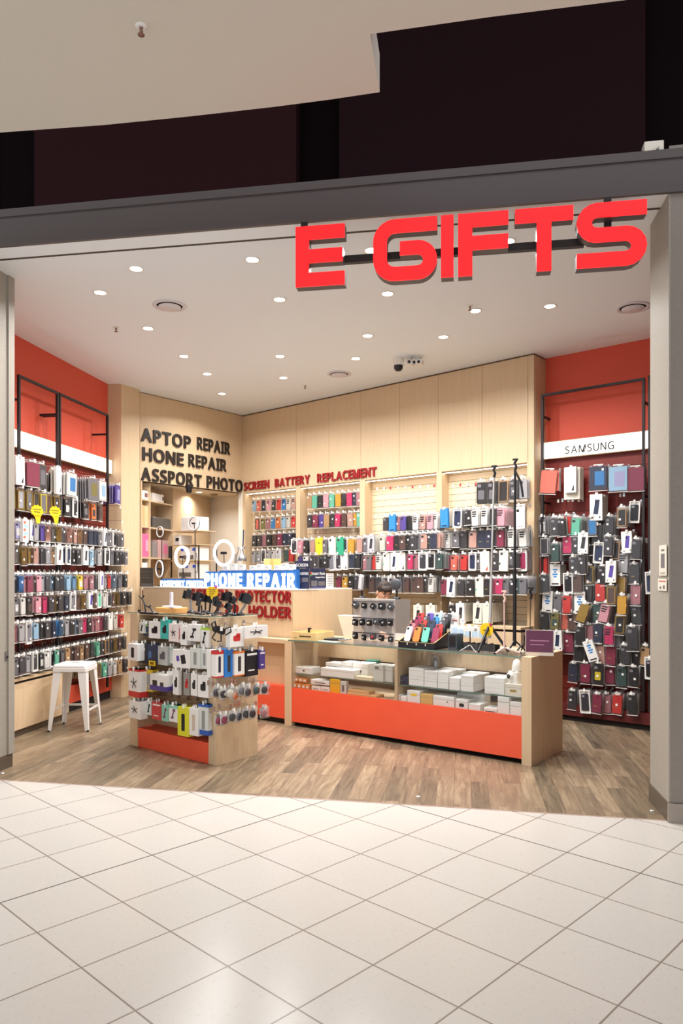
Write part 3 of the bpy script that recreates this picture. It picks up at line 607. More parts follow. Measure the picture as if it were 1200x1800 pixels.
row(WL, .27, (35, 1006, 228, 1006), [(28, 'bk'), (37, 'mbl'), (46, 'bro'), (53, 'bmg'), (60, 'bbr'), (68, 'bpk'), (76, 'bsv'), (84, 'bdk'), (92, 'mlb'), (100, 'bk'), (109, 'bk'), (120, 'blb'), (131, 'mlb'), (141, 'byl/w'), (150, 'bro'), (161, 'bro'), (170, 'bdk'), (177, 'xpu/w'), (186, 'bsv'), (192, 'brd'), (200, 'mlb'), (211, 'bg'), (221, 'bdk')], 'from the left in the fifth row of the left wall', n=6)
row(WL, .27, (35, 1045, 232, 1036), [(29, 'bg/w'), (40, 'bw'), (52, 'bk/br', 1.05), (67, 'bpk'), (79, 'bhp', 1.05), (90, 'bdk'), (99, 'mgd'), (107, 'bdk'), (117, 'bnv'), (128, 'cg'), (138, 'bbr'), (147, 'mgd'), (158, 'xpu/w'), (166, 'bbr'), (174, 'cmt'), (184, 'bw'), (191, 'cdk'), (199, 'bbr'), (208, 'mgd'), (218, 'bk'), (228, 'bk')], 'from the left in the sixth row of the left wall', n=6)
row(WL, .27, (35, 1092, 215, 1076), [(27, 'mpk'), (38, 'bsv'), (50, 'cg', 1.15), (63, 'blb'), (74, 'bk'), (84, 'bdk'), (95, 'bnv'), (107, 'mbl'), (118, 'bsv'), (127, 'bk'), (134, 'mlb'), (141, 'bg'), (148, 'bhp'), (157, 'bk'), (164, 'bro'), (171, 'bro'), (178, 'bmg'), (186, 'bdk'), (194, 'cw'), (203, 'bcr'), (214, 'brd')], 'from the left in the seventh row of the left wall', n=6)
row(WL, .25, (35, 1150, 220, 1114), [(29, 'bg'), (39, 'bdk'), (50, 'bsv'), (61, 'cdk'), (73, 'bk/w'), (82, 'bw'), (92, 'ck'), (100, 'bmt'), (111, 'bg'), (119, 'btan'), (127, 'bbr'), (134, 'bbr'), (144, 'btan'), (153, 'wbr'), (162, 'wdk'), (172, 'bmt'), (180, 'bdk'), (188, 'rtan/dk'), (196, 'bdk'), (203, 'mgd'), (211, 'bbr'), (219, 'bdk')], 'from the left in the eighth row of the left wall', n=6)
row(WL, .27, (160, 1164, 225, 1154), [(163, 'mgd'), (174, 'rgd/br'), (184, 'bmt'), (193, 'bsv'), (202, 'bw'), (211, 'btan'), (221, 'bdk')], 'from the left in the lowest row of the left wall', n=6)
# back wall: first niche
row(WB, -.06, (446, 876.5, 517, 871.5), [(446.5, 'blb'), (454.5, 'bco'), (463, 'env'), (472, 'epk'), (481, 'bdk'), (490, 'brd'), (498.5, 'ebl'), (507, 'ecr'), (515.5, 'erg')], 'from the left in the top row of the first niche', n=0, jit=2)
row(WB, -.06, (452, 908.5, 517, 903.5), [(452, 'rk/co'), (462, 'bol'), (470.5, 'bro'), (479.5, 'bbl'), (488.5, 'bor'), (498, 'blb'), (506.5, 'bcr'), (515.5, 'brd')], 'from the left in the second row of the first niche', n=0, jit=2)
row(WB, -.06, (447, 938, 517, 934), [(447, 'wdk'), (456, 'wdk'), (464, 'wro'), (472, 'wk'), (482, 'wbr'), (491, 'wmg'), (500, 'wnv'), (509, 'wnv'), (517, 'wk')], 'from the left in the third row of the first niche', n=1, jit=4)
row(WB, -.06, (447, 966, 517, 963), [(446, 'bsv'), (454, 'bsv'), (463, 'cdk'), (472, 'bsv'), (480.5, 'bw'), (489, 'csv'), (503, 'wtl'), (512, 'wrd')], 'from the left in the fourth row of the first niche', n=1, jit=3)
# second niche
row(WB, -.05, (545, 868, 632, 861), [(544, 'wtan'), (553, 'wmt'), (563, 'wk'), (572.5, 'wpk'), (583, 'wmt'), (594, 'wmu'), (603.5, 'wk'), (613.5, 'whp'), (624, 'wnv'), (631, 'wro')], 'from the left in the top row of the second niche', n=1, jit=4, sc=1.06)
row(WB, -.05, (545, 902, 632, 897.5), [(544, 'wdk'), (554, 'wmg'), (564.5, 'wpu'), (574, 'wtan'), (584, 'wdk'), (593.5, 'whp'), (605, 'wbr'), (615, 'wrg'), (624.5, 'wmu'), (631.5, 'wmt')], 'from the left in the second row of the second niche', n=1, jit=4, sc=1.06)
row(WB, 0.24, (516, 947, 632, 943), [(517, 'cdk'), (527, 'wpk'), (537, 'wk'), (549, 'wrg'), (561, 'xyl/yl', 1.15), (571, 'bg'), (584, 'xmt/cr', 1.15, 0), (598, 'xtl/gr', 1.15, 0), (606, 'cdk', 1.12), (617, 'wmu', 1.1, 6), (632, 'wrg')], 'from the left in the third row of the second niche', n=4, jit=12, sc=1.05)
row(WB, 0.24, (525, 974, 632, 971), [(527, 'bpu'), (537, 'bw'), (547, 'bdk'), (556, 'rg/dk'), (566, 'bk'), (573, 'bk'), (582, 'cg', 1.15), (594.5, 'cdk', 1.12), (607, 'xk/w', 1.1), (618, 'bnv', 1.0, 5), (628, 'bk')], 'from the left in the fourth row of the second niche', n=4, jit=8, sc=1.02)
row(WB, 0.2, (580, 1010, 632, 1009), [(595, 'bmg'), (606, 'bmu'), (617, 'wk'), (627, 'bdk')], 'from the left in the lowest row of the second niche', n=2)
# third niche
row(WB, 0.2, (678, 905, 765, 900), [(678, 'bdk'), (690, 'xbl/bl'), (699, 'bro'), (708.5, 'bpu'), (719, 'ek'), (730, 'ew'), (743, 'erg'), (756, 'epk'), (764.5, 'ew')], 'from the left in the top row of the third niche', n=4, jit=6, sc=1.04)
row(WB, 0.26, (645, 941, 767, 933), [(643, 'bg'), (652.5, 'xdk/sv', 1.1, 5), (671.5, 'bcr'), (684.5, 'whp'), (698, 'wk'), (707, 'bbr'), (716, 'wk'), (727, 'bdk'), (736, 'bg'), (745, 'brg'), (754, 'wdk'), (761.5, 'bnv'), (769, 'brg')], 'from the left in the second row of the third niche', n=4, jit=8, sc=1.06)
row(WB, 0.26, (645, 973, 767, 969), [(642, 'bro'), (648.5, 'bg'), (656, 'brd'), (665, 'ew'), (680, 'xmt/cr', 1.1), (693, 'xnv/w', 1.12), (706, 'xk/cr', 1.1), (721, 'bhp'), (731, 'bro'), (743, 'cdk', 1.1), (758, 'ck', 1.05), (772, 'btl')], 'from the left in the third row of the third niche', n=4, jit=10, sc=1.06)
row(WB, 0.22, (650, 1012, 765, 1011), [(653, 'bbr'), (665, 'wdk'), (677, 'cdk'), (688.5, 'cg'), (700.5, 'bg'), (714, 'bbr'), (729, 'bbr'), (738, 'wbr'), (747.5, 'wdk'), (758, 'ew')], 'from the left in the fourth row of the third niche', n=4, jit=8, sc=1.05)
row(WB, 0.2, (720, 1064, 770, 1063), [(735, 'xdk/cr', 1.35), (757, 'xk/cr', 1.3)], 'from the left in the lowest row of the third niche', n=1)
# fourth niche
row(WB, .06, (843, 843, 925, 837), [(846, 'bk/g', 1.5), (865, 'bk/g', 1.5), (885, 'rtan/k', 1.45), (903, 'bdk/g', 1.3), (919, 'bsv', 1.3)], 'from the left in the top row of the last niche', n=1, sc=1.3)
row(WB, 0.22, (780, 894, 925, 886), [(781, 'xbl/bl', 1.1), (804.5, 'cnv', 1.15), (821, 'bk'), (834, 'ew', 1.12), (851.5, 'ew', 1.08), (866, 'ek', 1.08), (880.5, 'epk', 1.18, 7), (913, 'cw', 1.3, 1)], 'from the left in the second row of the last niche', n=5, jit=5)
row(WB, .15, (785, 932, 925, 926), [(784.5, 'ew', 1.12, 6), (801, 'bg'), (814.5, 'bdk', 1.1), (831.5, 'brg', 1.12), (845.5, 'wnv', 1.1), (858.5, 'wnv', 1.1), (868, 'bdk'), (879, 'bmg', 1.1), (898, 'ew', 1.12), (918, 'ew', 1.12)], 'from the left in the third row of the last niche', n=4, jit=6)
row(WB, .15, (775, 973, 925, 966), [(786, 'bmg', 1.05), (798, 'bco', 1.05), (815, 'brd', 1.08), (830.5, 'cnv', 1.05), (842, 'bg'), (852, 'xrd/cr', 1.15), (870, 'bdk', 1.1), (886, 'xtl/cr', 1.12), (898, 'bdk/g'), (907, 'bk'), (917.5, 'cmg', 1.15)], 'from the left in the fourth row of the last niche', n=3, jit=6)
row(WB, 0.22, (780, 1015, 925, 1012), [(780, 'bmg', 1.05), (793.5, 'xnv/w', 1.12), (809.5, 'bdk', 1.08), (825, 'bk', 1.08), (843.5, 'xmt/cr', 1.12), (856, 'wk', 1.05), (866.5, 'bmg'), (877, 'bhp'), (889, 'bg'), (900, 'bk'), (910.5, 'btl'), (919, 'bg')], 'from the left in the fifth row of the last niche', n=3, jit=6)
row(WB, 0.2, (790, 1060, 870, 1060), [(793, 'edk', 1.05), (809, 'xdk/w', 1.15, 6), (840, 'xdk/cr', 1.15), (856, 'xk/cr', 1.15)], 'from the left in the lowest row of the last niche', n=3)
# ------------------------------------------------------------------ right wall: packs hung singly, listed by where they show
RP = [(953,906,'bg/w'),(974,906,'bdk'),(985,907,'bk'),(996,903,'wrd'),(1012,906,'bmt'),(1040,905,'rg/bl'),(1071,904,'bdk'),(1051,920,'bk'),(1093,889,'rtan/k'),(1116,881,'ck'),
 (956,941,'rsv/dk'),(975,952,'btl'),(996,938,'whp'),(1013,938,'bdk'),(1025,936,'xdk/w'),(1034,939,'bk'),(1053,953,'cnv'),(1069,939,'bdk'),(1082,947,'rtan/dk'),(1101,934,'xpu/w'),(1118,944,'bdk'),
 (955,976,'brd'),(1008,976,'bdk'),(1022,972,'bdk'),(1035,991,'rgd/dk'),(1058,992,'bk'),(1074,986,'xpu/w'),(1096,967,'esv',1.12),(1115,988,'wdk'),
 (955,1007,'bdk'),(976,992,'xbl/w',1.05),(998,1007,'ck'),(1014,1006,'bbr'),(1034,1022,'bdk'),(1054,1021,'wrd'),(1074,1026,'rgd/br'),(1092,1009,'rtan/gd'),(1117,1024,'rro/ro',1.05),(1143,1005,'cnv'),
 (963,1039,'xbl/w',1.05),(980,1041,'bg'),(995,1043,'brd'),(1007,1042,'bsv'),(1019,1040,'xbl/w',1.05),(1030,1058,'wgd',1.05,18),(1048,1058,'wtl'),(1066,1057,'epk',1.05,12),(1093,1043,'wmu'),(1117,1060,'bdk'),
 (955,1072,'bk'),(976,1072,'bol/tl'),(991,1072,'wco'),(1005,1074,'bbr'),(1019,1098,'bk'),(1034,1095,'wro'),(1051,1093,'wnv'),(1069,1097,'ehp'),(1082,1102,'bg'),(1090,1078,'rgd/k'),(1110,1098,'bdk',1.2),
 (957,1108,'bco'),(966,1110,'bk'),(978,1108,'xnv/w'),(998,1109,'wmg',1.1),(1017,1126,'bk'),(1032,1126,'xbl/w',1,-20),(1053,1130,'wrg',1.05),(1074,1131,'wmg',1.05),(1097,1131,'bdk'),(1117,1133,'bk'),(1134,1132,'btan'),(1142,1155,'ck'),
 (1008,1163,'wnv'),(1028,1163,'wmg',1.05),(1051,1163,'bk/yl',1.1),(1070,1166,'bmg'),(1093,1168,'btl',1.08),(1113,1169,'bk'),
 (1006,1211,'bdk'),(1027,1213,'cdk',1.1),(1050,1217,'wmg'),(1065,1217,'wro'),(1085,1218,'wrd'),(1110,1218,'bk')]
seen = {}
for k, it in enumerate(RP):
    px, py, code = it[:3]; s = (it[3] if len(it) > 3 else 1.0)*1.1; ry = it[4] if len(it) > 4 else random.uniform(-4, 4)
    # rows of the grid give the label its place: hook height and order along the hook line
    r = [905, 941, 978, 1008, 1041, 1075, 1110, 1135, 1166, 1215]; ri = min(range(10), key=lambda i: abs(r[i]-py)); seen.setdefault(ri, []).append((px, k))
for ri in seen: seen[ri].sort()
for k, it in enumerate(RP):
    px, py, code = it[:3]; s = (it[3] if len(it) > 3 else 1.0)*1.1; ry = it[4] if len(it) > 4 else random.uniform(-4, 4)
    ri = next(i for i in seen if any(q[1] == k for q in seen[i])); oi = [q[1] for q in seen[ri]].index(k)
    d = .20+.03*(k % 3); u, z = WR.hit(px, py, d)
    lab = f'{colour_of(code)} {DESC[code[0]].split("{} ")[1].split(" in ")[0].split(" with ")[0]}, {ORD[oi+1]} along the {ORD[ri+1]} uneven row right of the wood wall'
    rz = random.uniform(-8, 8)
    pack(WR.at(u, z, d, rz, 0, ry), code, lab, 'packs on the right red wall', s)
    add_hook(WR.at(u, z+.012, 0), f'hook of the {ORD[oi+1]} pack along the {ORD[ri+1]} uneven row right of the wood wall', 'chrome hooks on the right red wall', round(d+.02, 2))
    for j in range(int(d/.026)-1): STACK.append((WR.at(u, z, d-(j+1)*.026-(.016 if code[0] == 'x' else .004), rz*.6, 0, ry), .086*s, .19*s, code, j))
TB = [((966, 823), 'tco', 1.02, 'coral tablet cover hanging under the lettered light box, at the wood wall end', 6), ((1003, 821), 'xk/w', 1.36, 'white square tablet carton hanging beside the coral cover', 0), ((1051, 816), 'tnv/bl', 1.0, 'blue tablet case pack hanging between white carton and pale blue pack', 0), ((1086, 816), 'tlb/lv', 1.02, 'pale blue tablet case in a crinkled clear bag', 0), ((1116, 818), 'tmg', .95, 'maroon tablet cover hanging behind the black tube post', 0)]
for i, ((px, py), code, s, lab, ry) in enumerate(TB):
    d = .22+.02*(i % 2); u, z = WR.hit(px, py, d); q = pack(WR.at(u, z, d, random.uniform(-6, 6), 0, ry), code, lab, None, s)
    for j in range(6 if i == 1 else 3): STACK.append((WR.at(u, z, d-.034-(j)*.02), .2*s*(.65 if i == 1 else .9), .26*s*(.95 if i != 1 else .98), ('xw' if i == 1 else code), j))
u, z = WR.hit(1048, 869, .25); pack(WR.at(u, z, .25), 'xnv/w', 'wide white carton printed with a navy phone under the blue tablet pack', None, 1.35)
for j in range(5): STACK.append((WR.at(u, z, .25-.034-j*.03), .13, .27, 'xcr', j))
# empty hooks
EH = {}
def empty_hook(frame, px, py, d, where, c='r', back=0):
    EH[where] = EH.get(where, 0)+1
    u, z = frame.hit(px, py, d); L = round(d+back, 2)
    add_hook(frame.at(u, z, -back), f'empty chrome hook with a price tag, {ORD[EH[where]]} of those {where}', 'empty hooks '+where, L, c, T(0, -L-.003, -.004))
for k, px in enumerate((663, 675, 686, 699, 712, 725, 738, 752, 763)): empty_hook(WB, px, 857-(px-663)*.055, .02, 'high in the third niche', 'r' if k % 3 == 2 else 'w', ND)
for k, px in enumerate((796, 809, 822, 836)): empty_hook(WB, px, 851-(px-796)*.07, .02, 'high in the last niche', 'r' if k % 2 else 'w', ND)
for px in (660, 671): empty_hook(WB, px, 906, .05, 'beside the grey case in the third niche', 'w', ND)
for px, py in ((981, 878), (999, 877), (1017, 877), (1090, 868)): empty_hook(WR, px, py, .12, 'under the tablet covers', 'w')
for px, py in ((211, 889), (214, 915)): empty_hook(WL, px, py, .30, 'between the left wall display and the wood pillar', 'w')
# ------------------------------------------------------------------ yellow price bursts on the left wall
def burst(M, r, label, cat='price sign', wide=1.3):
    q = thing('price_burst', label, cat, M); mb = MB(); n = 22
    mb.prism([(wide*r*(1 if k % 2 else .82)*math.cos(2*math.pi*k/n), r*(1 if k % 2 else .82)*math.sin(2*math.pi*k/n)) for k in range(n)][::-1], -.001, .001, YELLOW); part('card', mb, q)
    mb = MB()
    for k, w_ in enumerate((.8, .6)): mb.box(-r*w_, r*w_, -.0016, -.0011, r*(.15-k*.4), r*(.3-k*.4), mat('brown_ink', '#7a5a10', .6))
    part('printed_lines', mb, q); return q
for (px, py), t in (((65, 898), 'yellow burst shaped price sign under the gold cases nearest the entrance'), ((97, 900), 'yellow burst shaped price sign left of the black and white packs')):
    u, z = WL.hit(px, py, .32); q = burst(WL.at(u, z, .32, -15), .065, t)
    mb = MB(); mb.prism([(-.03, -.05), (.0, -.13), (.035, -.12), (.05, -.04)], -.001, .001, YELLOW); part('drip_tab', mb, q)
# ------------------------------------------------------------------ everything hung behind the front packs, past the three hundred shown largest
mb = MB()
for M, w_, h_, code, j in STACK:
    c = code[1:].split('/')[0]
    if code[0] == 'x': mb.box(-w_/2, w_/2, -.006, .006, -h_, -.002, mat('card_cr', COLS['cr'][1], .55), M); continue
    alt = {0: c, 1: c, 2: ('dk' if c in ('sv', 'w', 'mg') else c), 3: c}.get(j % 4, c)
    mm = cm(alt); mb.box(-w_/2, w_/2, -.0045, .0045, -h_, -.03, mm, M); mb.box(-.012, .012, -.001, .001, -.03, 0, mat('dull_header', '#c9c5c0', .6), M)
    mb.box(w_/2, w_/2+.006, -.003, .003, -h_-.006, -.004, mat('bag_edge', '#a9a5a3', .35), M); mb.box(-w_/2-.006, -w_/2, -.003, .003, -h_-.006, -.004, mat('bag_edge', '#a9a5a3', .35), M)
o = obj('packs_hung_behind', mb); o['kind'] = 'stuff'; o['label'] = 'further phone case packs hanging behind the front ones on the hooks'; o['category'] = 'phone case packs'
# ------------------------------------------------------------------ wall lettering
q = thing('wall_lettering', 'raised black lettering APTOP REPAIR HONE REPAIR ASSPORT PHOTO on the wood lintel', 'lettering', WA.at(0, 0, .001))
word_sign([('APTOP', .009, .86, 3.405), ('REPAIR', .98, 1.617, 3.42), ('HONE', .03, .73, 3.145), ('REPAIR', .82, 1.545, 3.155), ('ASSPORT', .009, 1.06, 2.872), ('PHOTO', 1.16, 1.875, 2.875)], .172, .02, BLKLET, q, .028)
q = thing('wall_lettering', 'raised red lettering SCREEN BATTERY REPLACEMENT above the lit niches', 'lettering', WB.at(0, 0, .001))
word_sign([('SCREEN', .06, .62, 2.893), ('BATTERY', .745, 1.455, 2.893), ('REPLACEMENT', 1.6, 2.655, 2.89)], .116, .02, REDLET, q, .03)
# ------------------------------------------------------------------ repair counter
ZT = 1.435
q = thing('repair_counter', 'tall oak counter of the repair desk with red lettering on its front', 'counter', RF.at(0, 0, 0))
mb = MB(); mb.box(.0, 2.66, .0, .03, .0, ZT-.012, WOOD); part('front_panel', mb, q)
RSL = RS.at(0, 0, 0); rel = RF.at(0, 0, 0).inverted() @ RSL
mb = MB(); mb.box(.0, 1.03, .0, .03, 0, ZT-.012, WOOD); part('side_panel', mb, q, rel)
mb = MB(); mb.box(-.05, 2.68, -.004, .42, ZT-.012, ZT, WHITE); mb.box(2.25, 2.676, .42, 1.03, ZT-.012, ZT, WHITE); part('worktop', mb, q)
q2 = thing('counter_lettering', 'raised red lettering SCREEN PROTECTOR CAR HOLDER on the repair counter', 'lettering', RF.at(0, 0, .001))
word_sign([('SCREEN', .966, 1.64, 1.295), ('PROTECTOR', 1.78, 2.655, 1.291), ('CAR', 1.46, 1.84, 1.125), ('HOLDER', 1.996, 2.655, 1.122)], .122, .016, REDLET, q2, .03)
# lit word signs standing on it
def lit_words(text, px0, px1, d, h, label, panels):
    u0 = RF.hit(px0, 1034, d)[0]; u1 = RF.hit(px1, 1034, d)[0]; q = thing('lit_word_sign', label, 'sign', RF.at(u0, ZT, d)); W = u1-u0
    mb = MB(); mb.box(0, W, .0, .05, 0, .014, WHITE); part('base_strip', mb, q)
    if panels: mb = MB(); mb.box(0, W, .03, .036, .014, h+.02, BLUE); part('back_panel', mb, q)
    bd = .035 if h > .1 else .022; lay, Wt = layout(text, bd, .15, .3); cap = max(v[1] for v in glyph('E', bd)[0]); sx = W/Wt; sz = (h-.016)/cap
    for ch, x in lay: vs, fs, _ = glyph(ch, bd); mb = MB(); mb.add([(v[0]*sx, .012-v[2]*.016, v[1]*sz) for v in vs], fs, SIGNWHITE); part('letter', mb, q, T(x*sx, 0, .015))
lit_words('PHONE REPAIR', 358, 517, -.04, .175, 'large glowing white PHONE REPAIR letters on the repair counter', True)
lit_words('PASSPORT PHOTO', 281, 355, -.03, .085, 'small glowing white PASSPORT PHOTO letters on the repair counter', True)
for k, (a, b) in enumerate(((386, 431), (433, 474), (476, 517))):
    u0 = RF.hit(a, 1010, -.11)[0]; u1 = RF.hit(b, 1010, -.11)[0]; q = thing('brochure_box', ('blue brochure box standing behind the H and O of PHONE', 'blue brochure box standing behind the E R E of the lit letters', 'blue brochure box standing behind the A I R of the lit letters')[k], 'box', RF.at(u0, ZT, -.11), 'blue brochure boxes'); W = u1-u0
    mb = MB(); mb.box(0, W-.008, 0, .008, 0, .215, BLUE); mb.box(0, W-.008, .092, .1, 0, .215, BLUE); mb.box(0, .008, .008, .092, 0, .215, BLUE); mb.box(W-.016, W-.008, .008, .092, 0, .215, BLUE); mb.box(.008, W-.016, .008, .092, 0, .01, BLUE); part('tray', mb, q)
    mb = MB(); mb.box(0, W-.008, -.002, 0, .207, .215, WHITE); part('rim', mb, q)
    for j in range(3):
        x = W*(.04+.31*j); h = random.uniform(.24, .28); b_ = thing('small_carton', f'small white carton standing in the blue box, {("first", "second", "third")[j]} in the {("left", "middle", "right")[k]} box', 'box', RF.at(u0+x+.045, ZT+.012, -.16, random.uniform(-5, 5)), 'white cartons in the blue boxes')
        mb = MB(); mb.box(-.04, .04, -.02, .02, 0, h, BOXW); part('body', mb, b_); mb = MB(); mb.box(-.025, .025, -.0208, -.0202, h-.035, h-.012, BOXG); part('label_patch', mb, b_)
def at_px(px, py, d): return RF.hit(px, py, d)
def ring_light(px, py, d, R_, lit, label, stand, zb, sx=1.0, rz=0):
    u, z = at_px(px, py, d); q = thing('ring_light', label, 'ring light', RF.at(u, zb, d, rz)); hz = z-zb
    mb = MB(); mb.torus(R_, R_*.115, RINGGLOW if lit else mat('ring_diffuser', '#e9e4e2', .35), T(0, 0, hz), sx=sx); part('ring', mb, q)
    mb = MB(); mb.torus(R_, R_*.125, BLACK if not lit else WHITE, T(0, R_*.12, hz), sx=sx); part('back_shell', mb, q)
    mb = MB(); mb.rr(0, hz, R_*.5, R_*.22, .006, -.012, .012, BLACK); mb.tube([(0, .01, hz), (0, .02, hz-R_*.8)], .005, BLACK); part('phone_clip', mb, q)
    if stand == 'tripod':
        mb = MB(); mb.tube([(0, .03, .13), (0, .02, hz-R_)], .008, BLACK); part('pole', mb, q)
        for a in (30, 150, 270): mb = MB(); mb.tube([(0, .03, .15), (.10*math.cos(math.radians(a)), .03+.10*math.sin(math.radians(a)), .006)], .008, BLACK); part('leg', mb, q)
    else:
        mb = MB(); mb.tube([(0, .03, .01), (0, .03, hz-R_)], .006, BLACK); part('pole', mb, q); mb = MB(); mb.lathe([(.05, 0), (.05, .012), (.01, .018), (0, .018)], BLACK, T(0, .03, 0)); part('base', mb, q)
ring_light(319, 979, -.25, .128, True, 'glowing ring light on a small tripod behind PASSPORT PHOTO letters', 'tripod', ZT)
ring_light(393, 972, -.30, .150, True, 'tall oval glowing ring light above the PHONE REPAIR letters', 'pole', ZT, .8, 30)
ring_light(340, 920, -.32, .085, False, 'unlit ring light on a thin pole above the glowing tripod ring', 'pole', ZT, 1, 8)
ring_light(281, 935, -.20, .068, False, 'small unlit white ring light in front of the alcove shelf', 'pole', ZT, 1, 0)
ring_light(280, 1000, -.16, .105, False, 'large unlit ring light low beside the dark poster', 'pole', ZT, .72, 0)
# desk lamp
u, z = at_px(424, 978, -.45); q = thing('desk_lamp', 'silver desk lamp with a bell shade beside the first lit niche', 'lamp', RF.at(u+.02, ZT, -.44)); dz = z-ZT
mb = MB(); mb.lathe([(.045, -.06), (.062, -.055), (.058, -.02), (.045, .01), (.02, .04), (.018, .09), (0, .095)], STEEL, T(0, 0, dz)); part('lamp_shade', mb, q)
mb = MB(); mb.tube([(0, 0, dz+.09), (-.01, .03, dz+.15), (0, .03, dz+.33)], .008, mat('navy_arm', '#2c3350', .4)); mb.box(-.07, .05, -.012, .012, dz+.09, dz+.12, STEEL); part('arm', mb, q)
mb = MB(); mb.tube([(-.16, .02, .01), (-.12, .03, dz+.03), (-.05, 0, dz+.1)], .006, STEEL); mb.tube([(-.19, .02, .01), (-.145, .03, dz+.03)], .006, STEEL); part('lower_arm', mb, q); mb = MB(); mb.lathe([(.05, 0), (.05, .015), (0, .02)], STEEL, T(-.17, .02, 0)); part('base', mb, q)
# posters on the counter
def poster(px0, px1, py0, py1, d, label, m, lines, cat='poster', frame=RF, z0=None):
    u0, z1 = frame.hit(px0, py0, d); u1, zb = frame.hit(px1, py1, d); zb = zb if z0 is None else z0
    q = thing('counter_poster', label, cat, frame.at(u0, zb, d)); W, Hh = u1-u0, z1-zb
    mb = MB(); mb.box(0, W, 0, .006, 0, Hh, m); part('print', mb, q); mb = MB(); mb.box(0, W, .006, .05, 0, .008, GLASS); part('acrylic_foot', mb, q)
    mb = MB()
    for t, a, b, z, h in lines:
        if t: add_text(mb, t, a*W, b*W, z*Hh, h*Hh, -.002, -.0004, STICK, .01)
        else: mb.box(a*W, b*W, -.002, -.0004, z*Hh, (z+h)*Hh, GREYTXT)
    if lines: part('printed_text', mb, q)
poster(246, 269, 998, 1029, -.02, 'dark chalkboard style poster at the left end of the repair counter', mat('chalk_board', '#4c4744', .7), [('', .15, .8, .75, .04), ('', .15, .7, .6, .04), ('', .15, .8, .45, .04), ('', .1, .9, .05, .12)], z0=ZT)
poster(518, 543, 986, 1033, -.22, 'navy SCREEN REPAIRING poster at the counter corner', NAVY, [('SCREEN', .1, .92, .8, .1), ('', .3, .8, .72, .03), ('REPAIRING', .04, .96, .5, .09), ('', .05, .4, .2, .2), ('', .5, .95, .25, .15)], z0=ZT)
def side_poster(px0, px1, py0, d, label, m, lines):
    u0, z1 = RS.hit(px0, py0, d); u1, _ = RS.hit(px1, py0, d); q = thing('counter_poster', label, 'poster', RS.at(u0, ZT, d)); W, Hh = u1-u0, z1-ZT
    mb = MB(); mb.box(0, W, 0, .006, 0, Hh, m); part('print', mb, q); mb = MB(); mb.box(0, W, .006, .05, 0, .008, GLASS); part('acrylic_foot', mb, q); mb = MB()
    for t, a, b, z, h, mm in lines:
        if t: add_text(mb, t, a*W, b*W, z*Hh, h*Hh, -.002, -.0004, mm, .01)
        else: mb.box(a*W, b*W, -.002, -.0004, z*Hh, (z+h)*Hh, mm)
    part('printed_text', mb, q)
side_poster(545, 572, 999, -.05, 'navy Instant Photo poster with a small coloured logo', NAVY, [('Instant Photo', .1, .95, .68, .13, STICK), ('Passport Photo', .34, .95, .52, .08, STICK), ('', .0, .10, .72, .10, mat('logo_red', '#d8413a', .5)), ('', .0, .08, .62, .08, mat('logo_green', '#58b05c', .5)), ('', .05, .45, .12, .28, GREYTXT), ('', .52, .95, .14, .22, GREYTXT), ('', .05, .95, .03, .05, mat('print_purple', '#4f4a7a', .5))])
side_poster(574, 586, 1008, -.05, 'white price list sheet standing beside the Instant Photo poster', STICK, [('', .1, .9, .9-.12*k, .03, GREYTXT if k else PINKTAG) for k in range(7)])
# ------------------------------------------------------------------ alcove: cubby shelf and what stands in it
q = thing('cubby_shelf', 'tall oak cubby shelf in the repair alcove', 'shelf', AL.at(.0, 0, 0)); SH = [1.40, 1.83, 2.25, 2.62]
D = [0.0, AL.hit(263, 900)[0], .975]
for x in D: mb = MB(); mb.box(x, x+.025, 0, .29, 0, 2.855, WOOD); part('upright', mb, q)
for z in SH: mb = MB(); mb.box(.025, D[2], .005, .29, z-.02, z, WOOD); part('shelf_board', mb, q)
mb = MB(); mb.box(.025, D[2], .27, .29, .3, 2.855, WOODD); part('back_panel', mb, q)
def cub(px0, px1, py0, z, m, label, dep=.16, y0=-.02, kind='box', nm='carton', extra=None):
    u0, z1 = AL.hit(px0, py0, y0); u1, _ = AL.hit(px1, py0, y0); u0 = max(u0, .03); o = thing(nm, label, 'box', AL.at(u0, z+.001, y0)); mb = MB(); mb.bbox(0, u1-u0, 0, dep, 0, max(z1-z, .03), m, .004); part('body', mb, o)
    if extra: mb = MB(); w_ = u1-u0; h_ = z1-z; mb.rr(w_*.7, h_*.5, w_*.4, h_*.5, .01, -.003, -.0005, extra); part('printed_picture', mb, o)
PINKP = mat('pink_plastic', '#e06a9a', .3); DKBAG = mat('dark_plastic_bag', '#4c4945', .3)
cub(247.5, 260.5, 861, SH[3], BOXW, 'white carton with brown picture on the top cubby board', extra=mat('brown_print', '#80564c', .6))
cub(268, 281, 866, SH[3], BOXW, 'white carton on the top cubby board, middle one'); cub(282, 288, 869, SH[3], BOXW, 'narrow white carton with brown picture, deepest on the top cubby board', extra=mat('brown_print', '#80564c', .6))
cub(247.5, 253, 887, SH[2], mat('tan_card', '#cfae7c', .6), 'tan folder in the second cubby, thinner one'); cub(254, 260.5, 889, SH[2], mat('pale_tan_card', '#dcc193', .6), 'pale tan folder in the second cubby, wider one')
cub(247, 249.5, 938, SH[1], PINKP, 'thin pink plastic case in the third cubby'); cub(250, 261.5, 938, SH[1], PINKP, 'pink plastic carton in the third cubby', extra=mat('pink_pale', '#eea3bd', .3))
cub(268, 276, 952, SH[1], mat('grey_print_card', '#8a807a', .5), 'grey printed carton beside the pink picture box'); cub(278, 296, 949, SH[1], mat('dusty_pink_card', '#c59a98', .5), 'dusty pink picture box in the alcove shelf', extra=PINKP)
